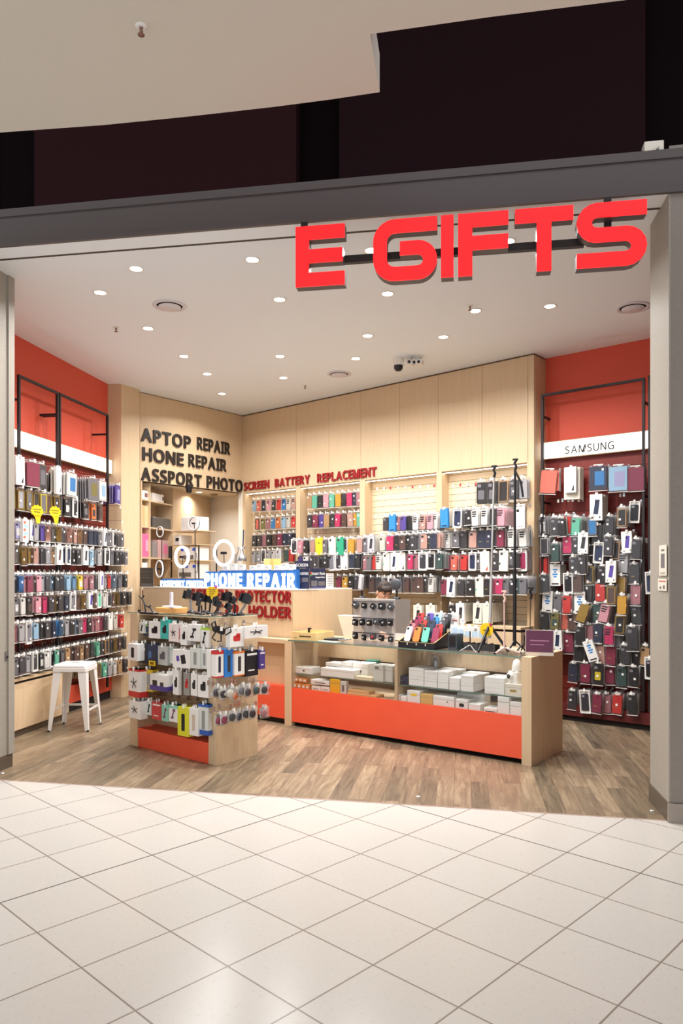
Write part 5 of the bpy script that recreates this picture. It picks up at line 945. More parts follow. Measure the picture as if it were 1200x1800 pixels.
# cables and small cards scattered under the poles
for k, (px, py, c) in enumerate(((868, 1138, 'pale green'), (880, 1142, 'white'), (895, 1141, 'pale pink'), (850, 1136, 'white'), (905, 1135, 'pale pink'), (838, 1137, 'pale green'), (912, 1146, 'white'))):
    v = top(px, py); o = thing('small_card', f'small {c} card lying flat on the counter, {ORD[k+1]} of those under the tripods', 'card', T(v.x, v.y, TOP+.002) @ R(FR+random.uniform(-40, 40)), 'small cards under the tripods'); mb = MB(); mb.box(-.045, .045, -.025, .025, 0, .004, mat('card_'+c.replace(' ', '_'), {'pale green': '#9db79c', 'white': '#eee8e0', 'pale pink': '#e9c3b8'}[c], .5)); part('body', mb, o); mb = MB(); mb.box(-.03, .02, -.012, .012, .004, .0046, GREYTXT); part('printed_mark', mb, o)
# laptop on the shelf behind, seen between stand and packs
v = Vector((CF.at(1.42, 0, -.57)).translation); q = thing('laptop', 'open silver laptop facing the shop assistant behind the black tray', 'laptop', CF.at(CF.hit(697, 1085, -.6)[0], TOP+.001, -.57)); mb = MB(); mb.bbox(0, .2, -.02, .12, 0, .014, STEEL, .006); part('base', mb, q); mb = MB(); mb.box(0, .2, -.03, -.022, .014, CF.hit(697, 1053, -.6)[1]-TOP, mat('warm_grey_metal', '#8b847e', .4, .3)); part('screen', mb, q); mb = MB(); mb.box(.0, .2, -.036, -.0305, .014, .085, mat('bright_alu', '#e8e6e4', .3, .2)); part('screen_lower', mb, q)
# ------------------------------------------------------------------ gondola of accessories
IL = 1.202; IT = 1.235
q = thing('display_gondola', 'freestanding oak gondola of phone accessories with a glass top and orange base', 'display unit', IFR.at(0, 0, 0))
mb = MB(); mb.box(0, .115, 0, .48, 0, IT, WOOD); part('end_panel', mb, q)
mb = MB(); mb.box(1.105, IL, 0, .48, 0, IT, WOOD); part('end_panel', mb, q)
mb = MB(); mb.box(.115, 1.105, .22, .26, .17, IT, WOODD); part('centre_panel', mb, q)
mb = MB(); mb.box(.115, 1.105, .004, .22, .0, .175, ORANGE); mb.box(.115, 1.105, .26, .476, 0, .175, ORANGE); part('base', mb, q)
mb = MB(); mb.box(-.012, IL+.012, -.02, .50, IT+.003, IT+.011, GLTOP); mb.box(-.012, IL+.012, -.022, -.02, IT+.003, IT+.011, GLEDGE); mb.box(IL+.012, IL+.014, -.02, .50, IT+.003, IT+.011, GLEDGE); part('glass_top', mb, q)
mb = MB(); mb.box(.115, 1.105, .02, .22, IT-.012, IT, WOOD); part('top_board', mb, q)
ICONS = {'star': lambda mb, w, h, m: [mb.tube([(0, -.001, 0), (w*.28*math.cos(a), -.001, h*.2*math.sin(a))], .004, m) for a in (.5, 1.8, 2.9, 4.2, 5.5)],
         'arm': lambda mb, w, h, m: [mb.tube([(-w*.1, -.001, -h*.25), (0, -.001, 0), (w*.12, -.001, h*.2)], .006, m), mb.rr(w*.1, h*.2, w*.3, h*.14, .003, -.002, -.0003, m), mb.rr(-w*.1, -h*.25, w*.3, h*.12, .003, -.002, -.0003, m)],
         'phone': lambda mb, w, h, m: [mb.rr(w*.1, -h*.05, w*.26, h*.5, .004, -.001, -.0003, m, R(0, 0, -12)), mb.rr(-w*.2, h*.05, w*.16, h*.3, .004, -.001, -.0003, cm('pu'), R(0, 0, -8))],
         'blob': lambda mb, w, h, m: [mb.rr(0, -h*.05, w*.5, h*.3, .012, -.001, -.0003, m), mb.rr(w*.1, h*.12, w*.3, h*.2, .01, -.001, -.0003, m)],
         'strip': lambda mb, w, h, m: [mb.rr(0, -h*.02, w*.3, h*.6, .008, -.001, -.0003, m)],
         'bands': lambda mb, w, h, m: [mb.box(-w*.4, w*.4, -.001, -.0003, h*.3, h*.38, m), mb.box(-w*.3, w*.2, -.001, -.0003, -h*.3, -h*.25, m)],
         'duo': lambda mb, w, h, m: [mb.rr(-w*.2, -h*.05, w*.3, h*.36, .004, -.001, -.0003, m), mb.rr(w*.25, -h*.1, w*.22, h*.3, .004, -.001, -.0003, cm('dk'))]}
CARDM = {}
def icard(c): return mat('acc_card_'+c, {'w': '#ece9e4', 'g': '#b9b9b6', 'k': '#1e1f22', 'nv': '#26304a', 'tl': '#3fb6ae', 'gw': '#d6d9d3', 'rd': '#c94040', 'mt': '#8fcdb8', 'yl': '#d9d62a', 'bl': '#2f7fd0', 'or': '#e8793a', 'pu': '#4b3b80', 'clr': '#9a958f', 'pk': '#e9dcd8', 'dk': '#5a4640'}[c], .5)
def hang(frame, px0, px1, py0, py1, d, dep, c, icon, label, ic=None, group=None, bands=(), hook=True, back=.2, nm='accessory_pack', n=0):
    """a boxed accessory hanging on a hook"""
    pc = (px0+px1)/2; u0, z1 = frame.hit(px0, py0, d); u1, _ = frame.hit(px1, py0, d); _, z0 = frame.hit(pc, py1, d); W, Hh = u1-u0, z1-z0
    o = thing(nm, label, 'accessory pack', frame.at((u0+u1)/2, (z0+z1)/2, d, random.uniform(-4, 4)), group); mb = MB(); mb.box(-W/2, W/2, 0, dep, -Hh/2, Hh/2, icard(c)); part('carton', mb, o)
    mb = MB(); mb.box(-.014, .014, dep*.5-.001, dep*.5+.001, Hh/2, Hh/2+.028, STICK); part('hang_tab', mb, o)
    mb = MB(); ICONS[icon](mb, W, Hh, ic or BLACK); part('picture_print', mb, o)
    for a, b, m in bands: mb = MB(); mb.box(-W/2-.0006, W/2+.0006, -.0012, dep+.0006, Hh*(a-.5), Hh*(b-.5), m); part('colour_band', mb, o)
    if hook:
        add_hook(frame.at((u0+u1)/2, z1+.022, -back), 'chrome hook holding the '+label.split(' in the ')[0].split(' on the gondola')[0].split(' by the gondola')[0], 'chrome hooks on the gondola', round(d+back, 2))
    for j in range(n): mb_isl.append((frame.at((u0+u1)/2, (z0+z1)/2, d-dep-.006-j*(dep+.006)), W, Hh, dep, c))
mb_isl = []; PUB = mat('purple_band', '#4a3a86', .5); RDB = mat('red_band', '#c4302c', .5); YLB = mat('yellow_band', '#dcb62c', .5); REDI = mat('red_ink', '#c9302f', .5); GRN2 = mat('lime_ink', '#a9cf3a', .5)
A = 'in the top row of the gondola'; 
hang(IFR, 245, 253, 1094, 1113, .0, .05, 'gw', 'arm', 'small pale carton at the left end '+A); hang(IFR, 252, 262, 1096, 1117, -.02, .04, 'nv', 'bands', 'small navy carton left of the white clip carton '+A, GRN2)
hang(IFR, 262, 281, 1092, 1122, .0, .05, 'w', 'blob', 'white carton with black clip picture '+A, n=1); hang(IFR, 281.5, 296, 1089, 1123, .01, .05, 'tl', 'blob', 'teal carton with a dark holder picture '+A, n=1)
hang(IFR, 297, 312, 1096, 1128, .02, .05, 'pk', 'star', 'pinkish white carton with black holder picture '+A, n=1); hang(IFR, 312.5, 318, 1097, 1130, .0, .05, 'pk', 'strip', 'narrow pinkish carton '+A, REDI)
hang(IFR, 317.5, 328, 1100, 1134, .03, .05, 'w', 'blob', 'narrow white carton with dark clip pictures '+A, n=1); hang(IFR, 329, 350, 1097, 1127, .05, .05, 'w', 'arm', 'wide white carton with a black upright holder '+A, n=1)
hang(IFR, 352, 365.5, 1102, 1138, .03, .05, 'w', 'arm', 'white and lime carton by the gondola post '+A, bands=((.86, 1, GRN2),), n=1)
A = 'in the second row of the gondola'
hang(IFR, 224, 242, 1131, 1161, .10, .08, 'w', 'strip', 'white carton with a small dark stick '+A); hang(IFR, 243.5, 258, 1130, 1165, .03, .05, 'k', 'arm', 'black carton with white tool picture '+A, STICK, n=1)
hang(IFR, 259, 275, 1132, 1166, .03, .05, 'nv', 'duo', 'dark navy carton above the yellow tag '+A, mat('steel_ink', '#4a6a9a', .5), n=1); hang(IFR, 275.5, 295, 1135, 1169, .02, .06, 'g', 'blob', 'grey carton with a round speaker picture '+A, mat('dim_ink', '#55565a', .5), n=1)
hang(IFR, 296, 304, 1136, 1166, .0, .05, 'gw', 'bands', 'pale green edged carton '+A, mat('soft_green', '#9cc7b8', .5)); hang(IFR, 304.5, 333, 1141, 1174, .06, .07, 'w', 'phone', 'wide white carton with a purple phone picture '+A, n=1)
hang(IFR, 333.5, 352, 1138, 1175, .05, .07, 'gw', 'strip', 'pale grey carton with tall picture '+A, mat('pale_ink', '#8f908d', .5), n=1); hang(IFR, 352.5, 365.5, 1140, 1176, .04, .07, 'gw', 'strip', 'pale grey carton by the gondola post '+A, mat('pale_ink', '#8f908d', .5), n=1)
u, z = IFR.hit(267, 1166, .07); q = thing('price_tag_card', 'yellow price card hanging under the dark navy carton', 'price sign', IFR.at(u, z, .07)); mb = MB(); mb.box(-.045, .045, 0, .003, -.022, .022, YELLOW); part('card', mb, q); mb = MB(); [mb.box(-.024+.018*k, -.012+.018*k, -.0015, -.0002, -.012, .012, BLACK) for k in range(3)]; part('price_print', mb, q)
A = 'in the third row of the gondola'
hang(IFR, 225, 246, 1175, 1225, .10, .09, 'w', 'star', 'big white carton with red bands and holder picture '+A, bands=((0, .2, RDB), (.93, 1, RDB))); hang(IFR, 247, 268, 1175, 1215, .03, .07, 'clr', 'bands', 'grey carton with yellow bands '+A, YLB, bands=((.0, .07, YLB), (.88, 1, YLB)))
hang(IFR, 263, 292, 1184, 1214, .10, .11, 'w', 'duo', 'white and purple carton with two small pictures '+A, bands=((0, .3, PUB),)); hang(IFR, 293, 303, 1180, 1210, .04, .08, 'w', 'duo', 'white and purple carton behind the wide one '+A, bands=((0, .3, PUB),))
hang(IFR, 303.5, 314, 1177, 1221, .06, .05, 'w', 'blob', 'narrow white carton with black earphone picture '+A, n=1); hang(IFR, 315, 322, 1177, 1222, .03, .06, 'dk', 'strip', 'narrow dark brown carton '+A); hang(IFR, 322.5, 333, 1181, 1222, .03, .05, 'clr', 'blob', 'grey carton with a red emblem '+A, REDI)
hang(IFR, 335, 346, 1183, 1223, .05, .05, 'w', 'blob', 'white carton with black watch picture '+A, n=1); hang(IFR, 348, 365.5, 1186, 1226, .05, .05, 'w', 'blob', 'white carton with a red corner by the post '+A, n=1)
A = 'in the lowest row of the gondola'
hang(IFR, 226, 247, 1230, 1263, .10, .08, 'w', 'star', 'white carton with a black claw picture '+A); hang(IFR, 248, 256, 1229, 1255, .03, .05, 'clr', 'blob', 'grey see-through carton with purple item '+A, mat('plum_ink', '#7a4a66', .5)); hang(IFR, 257, 266, 1231, 1257, .04, .05, 'gw', 'arm', 'pale narrow carton left of the red one '+A)
hang(IFR, 267, 283, 1233, 1265, .04, .05, 'rd', 'bands', 'red carton '+A, STICK, n=1); hang(IFR, 283.5, 296, 1237, 1268, .06, .06, 'mt', 'arm', 'mint and white carton with stick picture '+A, mat('plum_ink', '#7a4a66', .5), n=1); hang(IFR, 296.5, 312, 1238, 1269, .07, .06, 'w', 'arm', 'white carton with mint side '+A, mat('plum_ink', '#7a4a66', .5), bands=((.8, 1, mat('mint_band', '#8fcdb8', .5)),))
hang(IFR, 312.5, 331, 1242, 1294, .08, .05, 'yl', 'strip', 'yellow tall cable carton '+A, n=1); hang(IFR, 332, 348, 1244, 1293, .07, .05, 'w', 'strip', 'white tall cable carton with pale coil '+A, mat('beige_ink', '#c9b7a4', .5), n=1); hang(IFR, 349, 365.5, 1236, 1292, .05, .05, 'gw', 'strip', 'pale tall carton with blue bands by the post '+A, mat('pale_ink', '#8f908d', .5), bands=((0, .16, mat('blue_band', '#2b59a8', .5)), (.9, 1, mat('blue_band', '#2b59a8', .5))), n=1)
# end panel
B = 'on the gondola end panel'; K = dict(back=0)
hang(IE, 404, 428, 1105, 1137, .14, .05, 'w', 'blob', 'white carton with a red bike holder picture '+B, REDI, **K); hang(IE, 430, 471, 1102, 1121, .16, .06, 'w', 'star', 'wide flat white carton with black spider holder '+B, **K)
hang(IE, 378.5, 393, 1144, 1191, .10, .05, 'w', 'strip', 'white slim carton with red top '+B, NVB, bands=((.86, 1, REDI), (0, .05, REDI)), n=1, **K); hang(IE, 394.5, 410, 1142, 1190, .10, .06, 'bl', 'strip', 'bright blue slim carton '+B, cm('dk'), n=1, **K); hang(IE, 411.5, 430, 1145, 1188, .12, .05, 'w', 'strip', 'white slim carton with orange top '+B, cm('dk'), bands=((.9, 1, cm('or')), (0, .05, cm('or'))), n=1, **K)
hang(IE, 431.5, 454, 1144, 1188, .12, .06, 'k', 'bands', 'black slim carton with a white sticker '+B, STICK, n=2, **K); hang(IE, 456, 466, 1143, 1176, .14, .05, 'pu', 'bands', 'dark purple slim carton at the far edge '+B, STICK, **K)
def grip(px, py, c, label, ry, d=.12):
    u, z = IE.hit(px, py, d); q = thing('phone_grip_pack', label, 'phone grip pack', IE.at(u, z, d, random.uniform(-6, 6), 0, ry), 'phone grip packs on the gondola end panel'); mb = MB(); mb.box(-.042, .042, 0, .003, -.045, .045, STICK); part('backing_card', mb, q); mb = MB(); mb.box(-.045, .045, -.028, -.0, -.048, .048, FILM); part('clear_bag', mb, q)
    mb = MB(); mb.lathe([(.031, 0), (.031, .012), (.026, .018), (0, .018)], cm(c), T(0, -.0, -.008) @ R(0, 90), n=20); part('grip_disc', mb, q); mb = MB(); mb.box(-.012, .012, 0, .002, .045, .066, STICK); part('hang_tab', mb, q)
    add_hook(IE.at(u, z+.065, 0), 'chrome hook holding the phone grip pack '+label.split(', ')[1], 'chrome hooks on the gondola end panel', round(d+.02, 2))
for k, (px, py, c, ry) in enumerate(((380, 1216, 'dk', 30), (392, 1219, 'k', -20), (404, 1217, 'cr', 35), (413, 1221, 'or', 6), (425, 1213, 'g', 5), (435, 1215, 'dk', 0), (450, 1212, 'tl', 0), (464, 1211, 'dk', 8))): grip(px, py, c, f'small phone grip pack with a {COLS[c][0]} disc, {ORD[k+1]} along the upper grip row', ry, .10+.03*(k % 3))
for k, (px, py, c, ry) in enumerate(((384, 1265, 'mg', 3), (394, 1264, 'mg', -4), (408, 1259, 'dk', 12), (419, 1258, 'nv', -6), (432, 1254, 'dk', 5), (443, 1253, 'k', 0), (463, 1252, 'ro', -3))): grip(px, py, c, f'small phone grip pack with a {COLS[c][0]} disc, {ORD[k+1]} along the lower grip row', ry, .10+.03*(k % 3))
mb = MB()
for M, W, Hh, dep, c in mb_isl: mb.box(-W/2, W/2, 0, dep, -Hh/2, Hh/2, icard(c), M)
o = obj('cartons_hung_behind', mb); o['kind'] = 'stuff'; o['label'] = 'further accessory cartons hanging behind the front ones on the gondola'; o['category'] = 'cartons'
# black bike holder hanging at the near corner
u, z = IE.hit(388, 1108, .15); q = thing('bike_holder', 'black wire bike phone holder hanging at the near corner of the gondola', 'phone holder', IE.at(u, z, .13, 0, 0, 20))
mb = MB(); mb.rr(0, 0, .10, .05, .01, -.02, .02, BLACK); part('body', mb, q)
for s in (-1, 1):
    mb = MB(); mb.tube([(s*.04, 0, .02), (s*.09, -.02, .055), (s*.11, -.02, .02), (s*.07, -.01, -.02)], .007, BLACK); part('claw', mb, q)
    mb = MB(); mb.tube([(s*.03, 0, -.02), (s*.05, .0, -.08), (s*.01, 0, -.09)], .006, BLACK); part('wire_arm', mb, q)
add_hook(IE.at(u, z+.03, 0), 'chrome hook holding the black bike holder', 'chrome hook of the bike holder', .16)
# ------------------------------------------------------------------ on the gondola's glass top
GT = IT+.0115
def gtop(px, py): return G(px, py, GT)
v = gtop(300, 1079); q = thing('wireless_charger_box', 'orange edged wooden charger box on the gondola glass', 'box', IFR.at(.40, GT, -.10, 8)); mb = MB(); mb.bbox(-.13, .13, 0, .15, 0, .045, mat('honey_wood', '#d9a560', .5), .006); part('body', mb, q); mb = MB(); mb.box(-.131, .131, -.001, .151, .018, .022, KRAFT); part('seam', mb, q)
q = thing('charging_stand', 'white upright phone charging stand on the wooden charger box', 'charger', IFR.at(.40, GT+.0455, -.17, -10)); mb = MB(); mb.bbox(-.10, .10, -.05, .05, 0, .014, mat('lilac_white', '#dcd8e2', .4), .006); part('base', mb, q); mb = MB(); mb.rr(-.01, .075, .035, .13, .012, -.01, .01, mat('lilac_white', '#dcd8e2', .4)); part('upright', mb, q)
def car_holder(px, py, s, rz, label, tilt=0, wide=False):
    s *= .84
    v = gtop(px, py); q = thing('car_holder', label, 'phone holder', T(v.x, v.y, GT) @ R(IFR.rot+rz), 'black car phone holders on the gondola')
    mb = MB(); mb.lathe([(.038*s, 0), (.036*s, .014*s), (.018*s, .026*s), (.0, .026*s)], BLACK, n=18); part('suction_base', mb, q)
    mb = MB(); k = math.radians(tilt); ex, ez = .09*s*math.sin(k), .026*s+.10*s*math.cos(k); mb.tube([(0, 0, .02*s), (ex*.6, 0, .02*s+(ez-.02*s)*.55), (ex, 0, ez)], .011*s, BLACK if not wide else STEEL); part('arm', mb, q)
    M = T(ex, -.01, ez+.02*s) @ R(0, -15, tilt*.5); mb = MB(); mb.rr(0, .02*s, .07*s, .085*s, .014*s, -.022*s, 0, BLACK, M); part('cradle', mb, q)
    for t in (-1, 1): mb = MB(); mb.box(t*.042*s-.006*s, t*.042*s+.006*s, -.045*s, 0, -.02*s, .05*s, BLACK, M); part('jaw', mb, q)
for k, (px, py, s, rz, tl, wd, t) in enumerate(((336, 1078, 1.25, -20, -15, True, 'tall black car holder on a silver arm, first of the cluster'), (349, 1080, 1.1, 10, 5, False, 'black car holder second in the cluster on the gondola'), (361, 1076, .9, 30, 0, False, 'small black car holder behind the second one'), (368, 1080, 1.0, -10, 12, False, 'black car holder under the yellow speech tag'), (384, 1078, .9, 15, -20, False, 'black car holder right of the yellow speech tag'), (404, 1081, 1.15, 0, -8, False, 'broad black car holder left of the tilted disc'), (422, 1082, 1.2, 20, 38, True, 'black car holder with a long silver arm and tilted disc'), (396, 1083, .8, 0, 60, False, 'low black car holder lying toward the others'), (355, 1081, .85, -30, -30, False, 'small black car holder leaning left in front of the second one'), (376, 1082, .8, 30, 35, False, 'small black car holder leaning right under the yellow tag'), (412, 1082, .95, -25, 15, False, 'black car holder standing close to the long silver arm'))): car_holder(px, py, s, rz, t, tl, wd)
for k, (px, py, t) in enumerate(((256, 1079, 'thin black folding holder at the left end of the gondola glass'), (268, 1080, 'black clamp lying beside the wooden charger box'))):
    v = gtop(px, py); q = thing('folding_holder', t, 'phone holder', T(v.x, v.y, GT) @ R(IFR.rot)); mb = MB(); mb.bbox(-.05, .05, -.03, .03, 0, .018, BLACK, .006); part('base', mb, q)
    mb = MB(); mb.tube([(0, 0, .018), (-.02, 0, .05+.05*(1-k)), (-.06, 0, .07+.07*(1-k))], .007, BLACK); part('arm', mb, q); mb = MB(); mb.tube([(-.10, 0, .075+.085*(1-k)), (-.05, 0, .06+.07*(1-k)), (-.02, 0, .085+.085*(1-k))], .006, BLACK); part('fork', mb, q)
v = gtop(372, 1081); q = thing('speech_tag', 'yellow speech bubble price tag with a heart over the car holders', 'price sign', T(v.x, v.y+.02, GT) @ R(IFR.rot+30)); mb = MB(); mb.rr(0, .20, .105, .085, .03, 0, .003, YELLOW); mb.prism([(-.02, .165), (.015, .165), (-.005, .13)], 0, .003, YELLOW); part('card', mb, q)
mb = MB(); [mb.box(-.03, .03-.015*(k == 2), -.0015, -.0002, .215-k*.018, .221-k*.018, mat('brown_ink', '#7a5a10', .6)) for k in range(3)]; part('printed_lines', mb, q); mb = MB(); mb.tube([(0, .006, .0), (0, .006, .19)], .003, STEEL); mb.lathe([(.025, 0), (.025, .005)], WHITE); part('pole', mb, q); mb = MB(); mb.prism([(.02, .245), (.035, .262), (.05, .245), (.035, .225)], -.002, 0, mat('magenta_card', '#d84fb0', .5)); part('heart', mb, q)
# black strap packs hanging at the far left corner of the gondola
for k, (px, py) in enumerate(((228, 1082), (222, 1090))):
    u, z = IFR.hit(px, py, .0); q = thing('neck_strap', f'black coiled strap hanging off the far end of the gondola, {("upper", "lower")[k]} one', 'strap', IFR.at(u-.02, z, -.12)); mb = MB(); mb.tube([(0, 0, .02), (-.05, 0, -.02), (-.02, .02, -.07), (.0, .01, -.03)], .011, BLACK); part('strap', mb, q); mb = MB(); mb.box(-.015, .015, -.006, .006, .02, .05, BLACK); part('buckle', mb, q)
# ------------------------------------------------------------------ white metal stool
q = thing('metal_stool', 'white metal bar stool by the left wall display', 'stool', T(-2.765, 7.58, 0)); SW = mat('white_enamel', '#eceae8', .3, coat=.4); SH_ = .68
mb = MB(); mb.bbox(-.17, .17, -.17, .17, SH_-.03, SH_, SW, .02); mb.bbox(-.172, .172, -.172, .172, SH_-.075, SH_-.028, SW, .012); part('seat', mb, q); mb = MB(); mb.rr(0, 0, .07, .02, .009, -.001, .001, mat('handle_hole', '#8f8d8c', .6), T(0, 0, SH_+.0008) @ R(0, 90)); part('grip_hole', mb, q)
for sx in (-1, 1):
    for sy in (-1, 1):
        mb = MB(); a, b = .165, .205; t0, t1 = .05, .022; zt, zb = SH_-.06, .012
        def lg(c, t, z): return [(sx*c, sy*c, z), (sx*(c-t), sy*c, z), (sx*(c-t), sy*(c-.006), z), (sx*(c-.006), sy*(c-.006), z), (sx*(c-.006), sy*(c-t), z), (sx*c, sy*(c-t), z)]
        vv = lg(a, t0*1.7, zt)+lg(b, t1*1.5, zb); mb.add(vv, [(0, 1, 2, 3, 4, 5), (11, 10, 9, 8, 7, 6)]+[(j, (j+1) % 6, 6+(j+1) % 6, 6+j) for j in range(6)], SW); o = part('leg', mb, q)
        mb = MB(); mb.bbox(sx*b-.017 if sx > 0 else sx*b-.003, sx*b+.003 if sx > 0 else sx*b+.017, sy*b-.017 if sy > 0 else sy*b-.003, sy*b+.003 if sy > 0 else sy*b+.017, 0, .02, RUBBER, .003); part('rubber_foot', mb, o)
for z, pts in ((.20, ((-1, 1), (1, 1))), (.20, ((1, -1), (1, 1))), (.20, ((-1, -1), (-1, 1)))):
    c = .165+.04*(SH_-z)/SH_-.01; mb = MB(); mb.box(min(pts[0][0], pts[1][0])*c-.004 if pts[0][0] == pts[1][0] else -c, max(pts[0][0], pts[1][0])*c+.004 if pts[0][0] == pts[1][0] else c, (pts[0][1]*c-.004) if pts[0][1] == pts[1][1] else -c, (pts[0][1]*c+.004) if pts[0][1] == pts[1][1] else c, z, z+.022, SW); part('stretcher', mb, q)
# ------------------------------------------------------------------ notices and little fittings on the piers, studs in the floor
RJ = Frame(2.178, 5.148, 99.5+90)
def notice(px0, px1, py0, py1, label, marks):
    d = .004; fr = PF; u0, z1 = fr.hit(px0, py0, d); u1, z0 = fr.hit(px1, py1, d); W, Hh = u1-u0, z1-z0; q = thing('paper_notice', label, 'notice', fr.at(u0, z0, d)); mb = MB(); mb.box(0, W, 0, .003, 0, Hh, mat('ivory_paper', '#d9d0c0', .7)); part('sheet', mb, q)
    for a, b, c, e, m in marks: mb = MB(); mb.box(a*W, b*W, -.0012, 0, c*Hh, e*Hh, m); part('printed_mark', mb, q)
PF = Frame(2.178, 5.148, 189.5)
notice(1158, 1171, 959, 1012, 'ivory paper notice with a tall grey picture on the right pier', ((.25, .75, .25, .72, GREYTXT), (.3, .7, .8, .86, GREYTXT), (.2, .8, .05, .12, mat('grey_soft', '#a9a196', .6)))); notice(1156, 1171, 1017, 1039, 'small ivory notice with two dark marks, below the tall one', ((.2, .4, .15, .35, GREYTXT), (.6, .8, .15, .45, GREYTXT), (.1, .9, .75, .82, PINKTAG)))
LJ = Frame(-2.83, 5.53, 9.5); u, z = LJ.hit(12, 1153, .003); q = thing('key_switch', 'small metal key switch on the left pier', 'switch', LJ.at(u, z, .003)); mb = MB(); mb.rr(0, 0, .045, .075, .006, -.003, 0, STEEL); part('plate', mb, q); mb = MB(); mb.lathe([(.01, 0), (.01, .006)], BLKM, T(0, -.003, -.01) @ R(0, 90), n=12); part('keyhole', mb, q)
for (px, py), t in (((735, 1400), 'bright round floor stud in the middle of the shop entrance'), ((1146, 1425), 'bright round floor stud beside the right pier'), ((4, 1359), 'bright round floor stud beside the left pier')):
    v = G(px, py); q = thing('floor_stud', t, 'floor stud', T(v.x, v.y, 0), 'floor studs at the entrance'); mb = MB(); mb.lathe([(.016, 0), (.015, .003), (.008, .004), (0, .004)], mat('polished_steel', '#f0eee8', .25, .6)); part('cap', mb, q); mb = MB(); mb.lathe([(.02, 0), (.02, .001)], STEEL); part('rim', mb, q)
# ------------------------------------------------------------------ the shop assistant, seated behind the counter with the head bent
import bmesh
def skinned(name, verts, edges, radii, m, parent, levels=2):
    me = bpy.data.meshes.new(name); bm = bmesh.new(); ly = bm.verts.layers.skin.verify(); vs = [bm.verts.new(v) for v in verts]
    for a, b in edges: bm.edges.new((vs[a], vs[b]))
    for v, r in zip(vs, radii): v[ly].radius = (r, r) if not isinstance(r, tuple) else r
    vs[0][ly].use_root = True; bm.to_mesh(me); bm.free(); o = bpy.data.objects.new(name, me); COLL.objects.link(o)
    o.modifiers.new('skin', 'SKIN').use_smooth_shade = True; s = o.modifiers.new('sub', 'SUBSURF'); s.levels = levels; s.render_levels = levels
    dg = bpy.context.evaluated_depsgraph_get(); me2 = bpy.data.meshes.new_from_object(o.evaluated_get(dg)); bpy.data.objects.remove(o)
    me2.materials.clear(); me2.materials.append(m); me2.polygons.foreach_set('use_smooth', [True]*len(me2.polygons)); o = obj(name, me2, parent); return o
hp = Vector(((675-HX)/F*8.17, 8.17, EYE-(1041-HY)/F*8.17))
P_ = thing('person', 'dark haired person in charcoal clothes bending over work behind the acrylic stand', 'person', T(hp.x, hp.y, 0) @ R(18)); hz = hp.z
# body axes: +y is behind the person, who faces the viewer; the head leans forward over the counter back
Vb = [(0, .22, .70), (0, .20, .92), (0, .14, 1.12), (0, .10, hz-.17), (0, .05, hz-.10), (-.17, .13, 1.15), (.17, .13, 1.15), (-.23, -.03, .99), (.23, -.03, .99), (-.12, -.22, .955), (.12, -.22, .955), (-.10, .20, .66), (.10, .20, .66), (-.12, -.10, .62), (.12, -.10, .62), (-.12, -.08, .20), (.12, -.08, .20)]
Eb = [(0, 1), (1, 2), (2, 3), (3, 4), (2, 5), (2, 6), (5, 7), (6, 8), (7, 9), (8, 10), (0, 11), (0, 12), (11, 13), (12, 14), (13, 15), (14, 16)]
skinned('clothing', [v for v in Vb], Eb, [.14, .13, .14, .06, .05, .075, .075, .05, .05, .036, .036, .10, .10, .075, .075, .055, .055], CLOTH, P_)
for s in (-1, 1):
    fv = [(s*.12, -.20, .955), (s*.115, -.27, .955)]; fe = [(0, 1)]; fr_ = [.028, .03]; base = len(fv)
    for k, (dx, L) in enumerate(((-.026, .066), (-.009, .074), (.009, .07), (.026, .056))):
        fv += [(s*.115+dx, -.295, .952), (s*.115+dx*1.1, -.295-L*.55, .942), (s*.115+dx*1.1, -.295-L, .917)]; fe += [(1, base), (base, base+1), (base+1, base+2)]; fr_ += [.0095, .0088, .0075]; base += 3
    fv += [(s*.115-s*.035, -.26, .945), (s*.115-s*.052, -.295, .930)]; fe += [(1, base), (base, base+1)]; fr_ += [.011, .009]
    skinned('hand', fv, fe, fr_, SKIN, P_)
def ell(mb, c, r, m, M=None, n=24, k=16, zmin=-1.0):
    v = []; f = []
    for i in range(k+1):
        t = math.pi*i/k
        for j in range(n): a = 2*math.pi*j/n; v.append((c[0]+r[0]*math.sin(t)*math.cos(a), c[1]+r[1]*math.sin(t)*math.sin(a), c[2]+r[2]*math.cos(t)))
    for i in range(k):
        for j in range(n): f.append((i*n+j, (i+1)*n+j, (i+1)*n+(j+1) % n, i*n+(j+1) % n))
    mb.add(v, f, m, M, True)
HM = T(0, 0, hz) @ R(0, 38)      # head bent forward
mb = MB(); ell(mb, (0, 0, 0), (.073, .09, .11), SKIN, HM); ell(mb, (0, -.035, -.05), (.055, .055, .062), SKIN, HM); ell(mb, (0, -.092, -.02), (.013, .02, .026), SKIN, HM); mb.tube([(0, .02, -.08), (0, .05, -.16)], .05, SKIN, HM)
for s in (-1, 1): ell(mb, (s*.075, .005, -.01), (.012, .024, .034), SKIN, HM, 10, 8)
part('head', mb, P_)
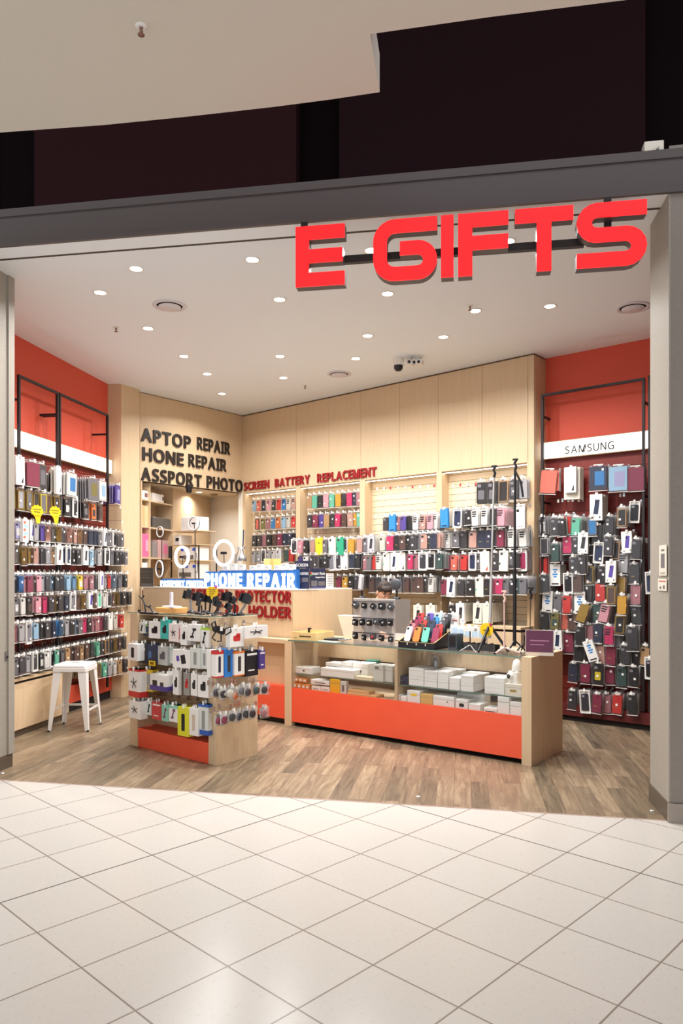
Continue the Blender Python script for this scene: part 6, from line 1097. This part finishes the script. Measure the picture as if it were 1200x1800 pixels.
for s in (-1, 1): mb = MB(); ell(mb, (s*.03, -.082, .012), (.013, .008, .008), WHITE, HM, 10, 8); ell(mb, (s*.03, -.088, .012), (.006, .004, .006), BLACK, HM, 8, 6); part('eye', mb, P_); mb = MB(); mb.tube([(s*.015, -.088, .034), (s*.03, -.088, .04), (s*.048, -.078, .036)], .004, HAIR, HM, 6); part('eyebrow', mb, P_)
mb = MB(); mb.tube([(-.024, -.083, -.068), (0, -.09, -.066), (.024, -.083, -.068)], .005, mat('lips', '#b5645a', .5), HM, 6); part('mouth', mb, P_)
mb = MB(); ell(mb, (0, .022, .032), (.083, .09, .098), HAIR, HM); ell(mb, (.0, -.035, .082), (.066, .05, .036), HAIR, HM); random.seed(3)
for k in range(60):
    a = random.uniform(0, 2*math.pi); b = random.uniform(.2, 1.3); p = Vector((.083*math.sin(b)*math.cos(a), .022+.09*math.sin(b)*math.sin(a), .032+.098*math.cos(b))); mb.tube([p*.95, p*1.06+Vector((0, -.012, -.012)), p*1.07+Vector((0, -.02, -.035))], .010, HAIR, HM, 5, .003)
part('hair', mb, P_)
st = thing('work_stool', 'plain dark stool the assistant sits on behind the counter', 'stool', P_.matrix_world @ T(0, .22, 0)); mb = MB(); mb.lathe([(.17, .53), (.17, .56), (.15, .575), (0, .575)], BLACK); part('seat', mb, st); mb = MB(); mb.tube([(0, 0, .03), (0, 0, .53)], .025, STEEL); part('column', mb, st); mb = MB(); mb.lathe([(.22, 0), (.21, .02), (.03, .035), (0, .035)], BLKM); part('base', mb, st)

# ------------------------------------------------------------------ the hooks: the three hundred nearest as objects, the rest as one
HOOKS.sort(key=lambda h: (h[0].translation-Vector((0, 0, EYE))).length)
mb = MB()
for k, (M, label, group, L, tip, Mt) in enumerate(HOOKS):
    if k < 295:
        h = thing('display_hook', label, 'hook', M, group, m_rod(L)); obj('price_tag', m_tip(tip), h).matrix_basis = Mt
    else:
        mb.tube([(0, 0, 0), (0, -L, 0)], .0028, CHROME, M, 5); mb.box(-.011, .011, -.0012, .0012, -.03, .004, STICK if tip == 'w' else PINKTAG, M @ Mt)
o = obj('hooks_farther_back', mb); o['kind'] = 'stuff'; o['label'] = 'further thin chrome hooks with price tags on the back wall niches'; o['category'] = 'hooks'
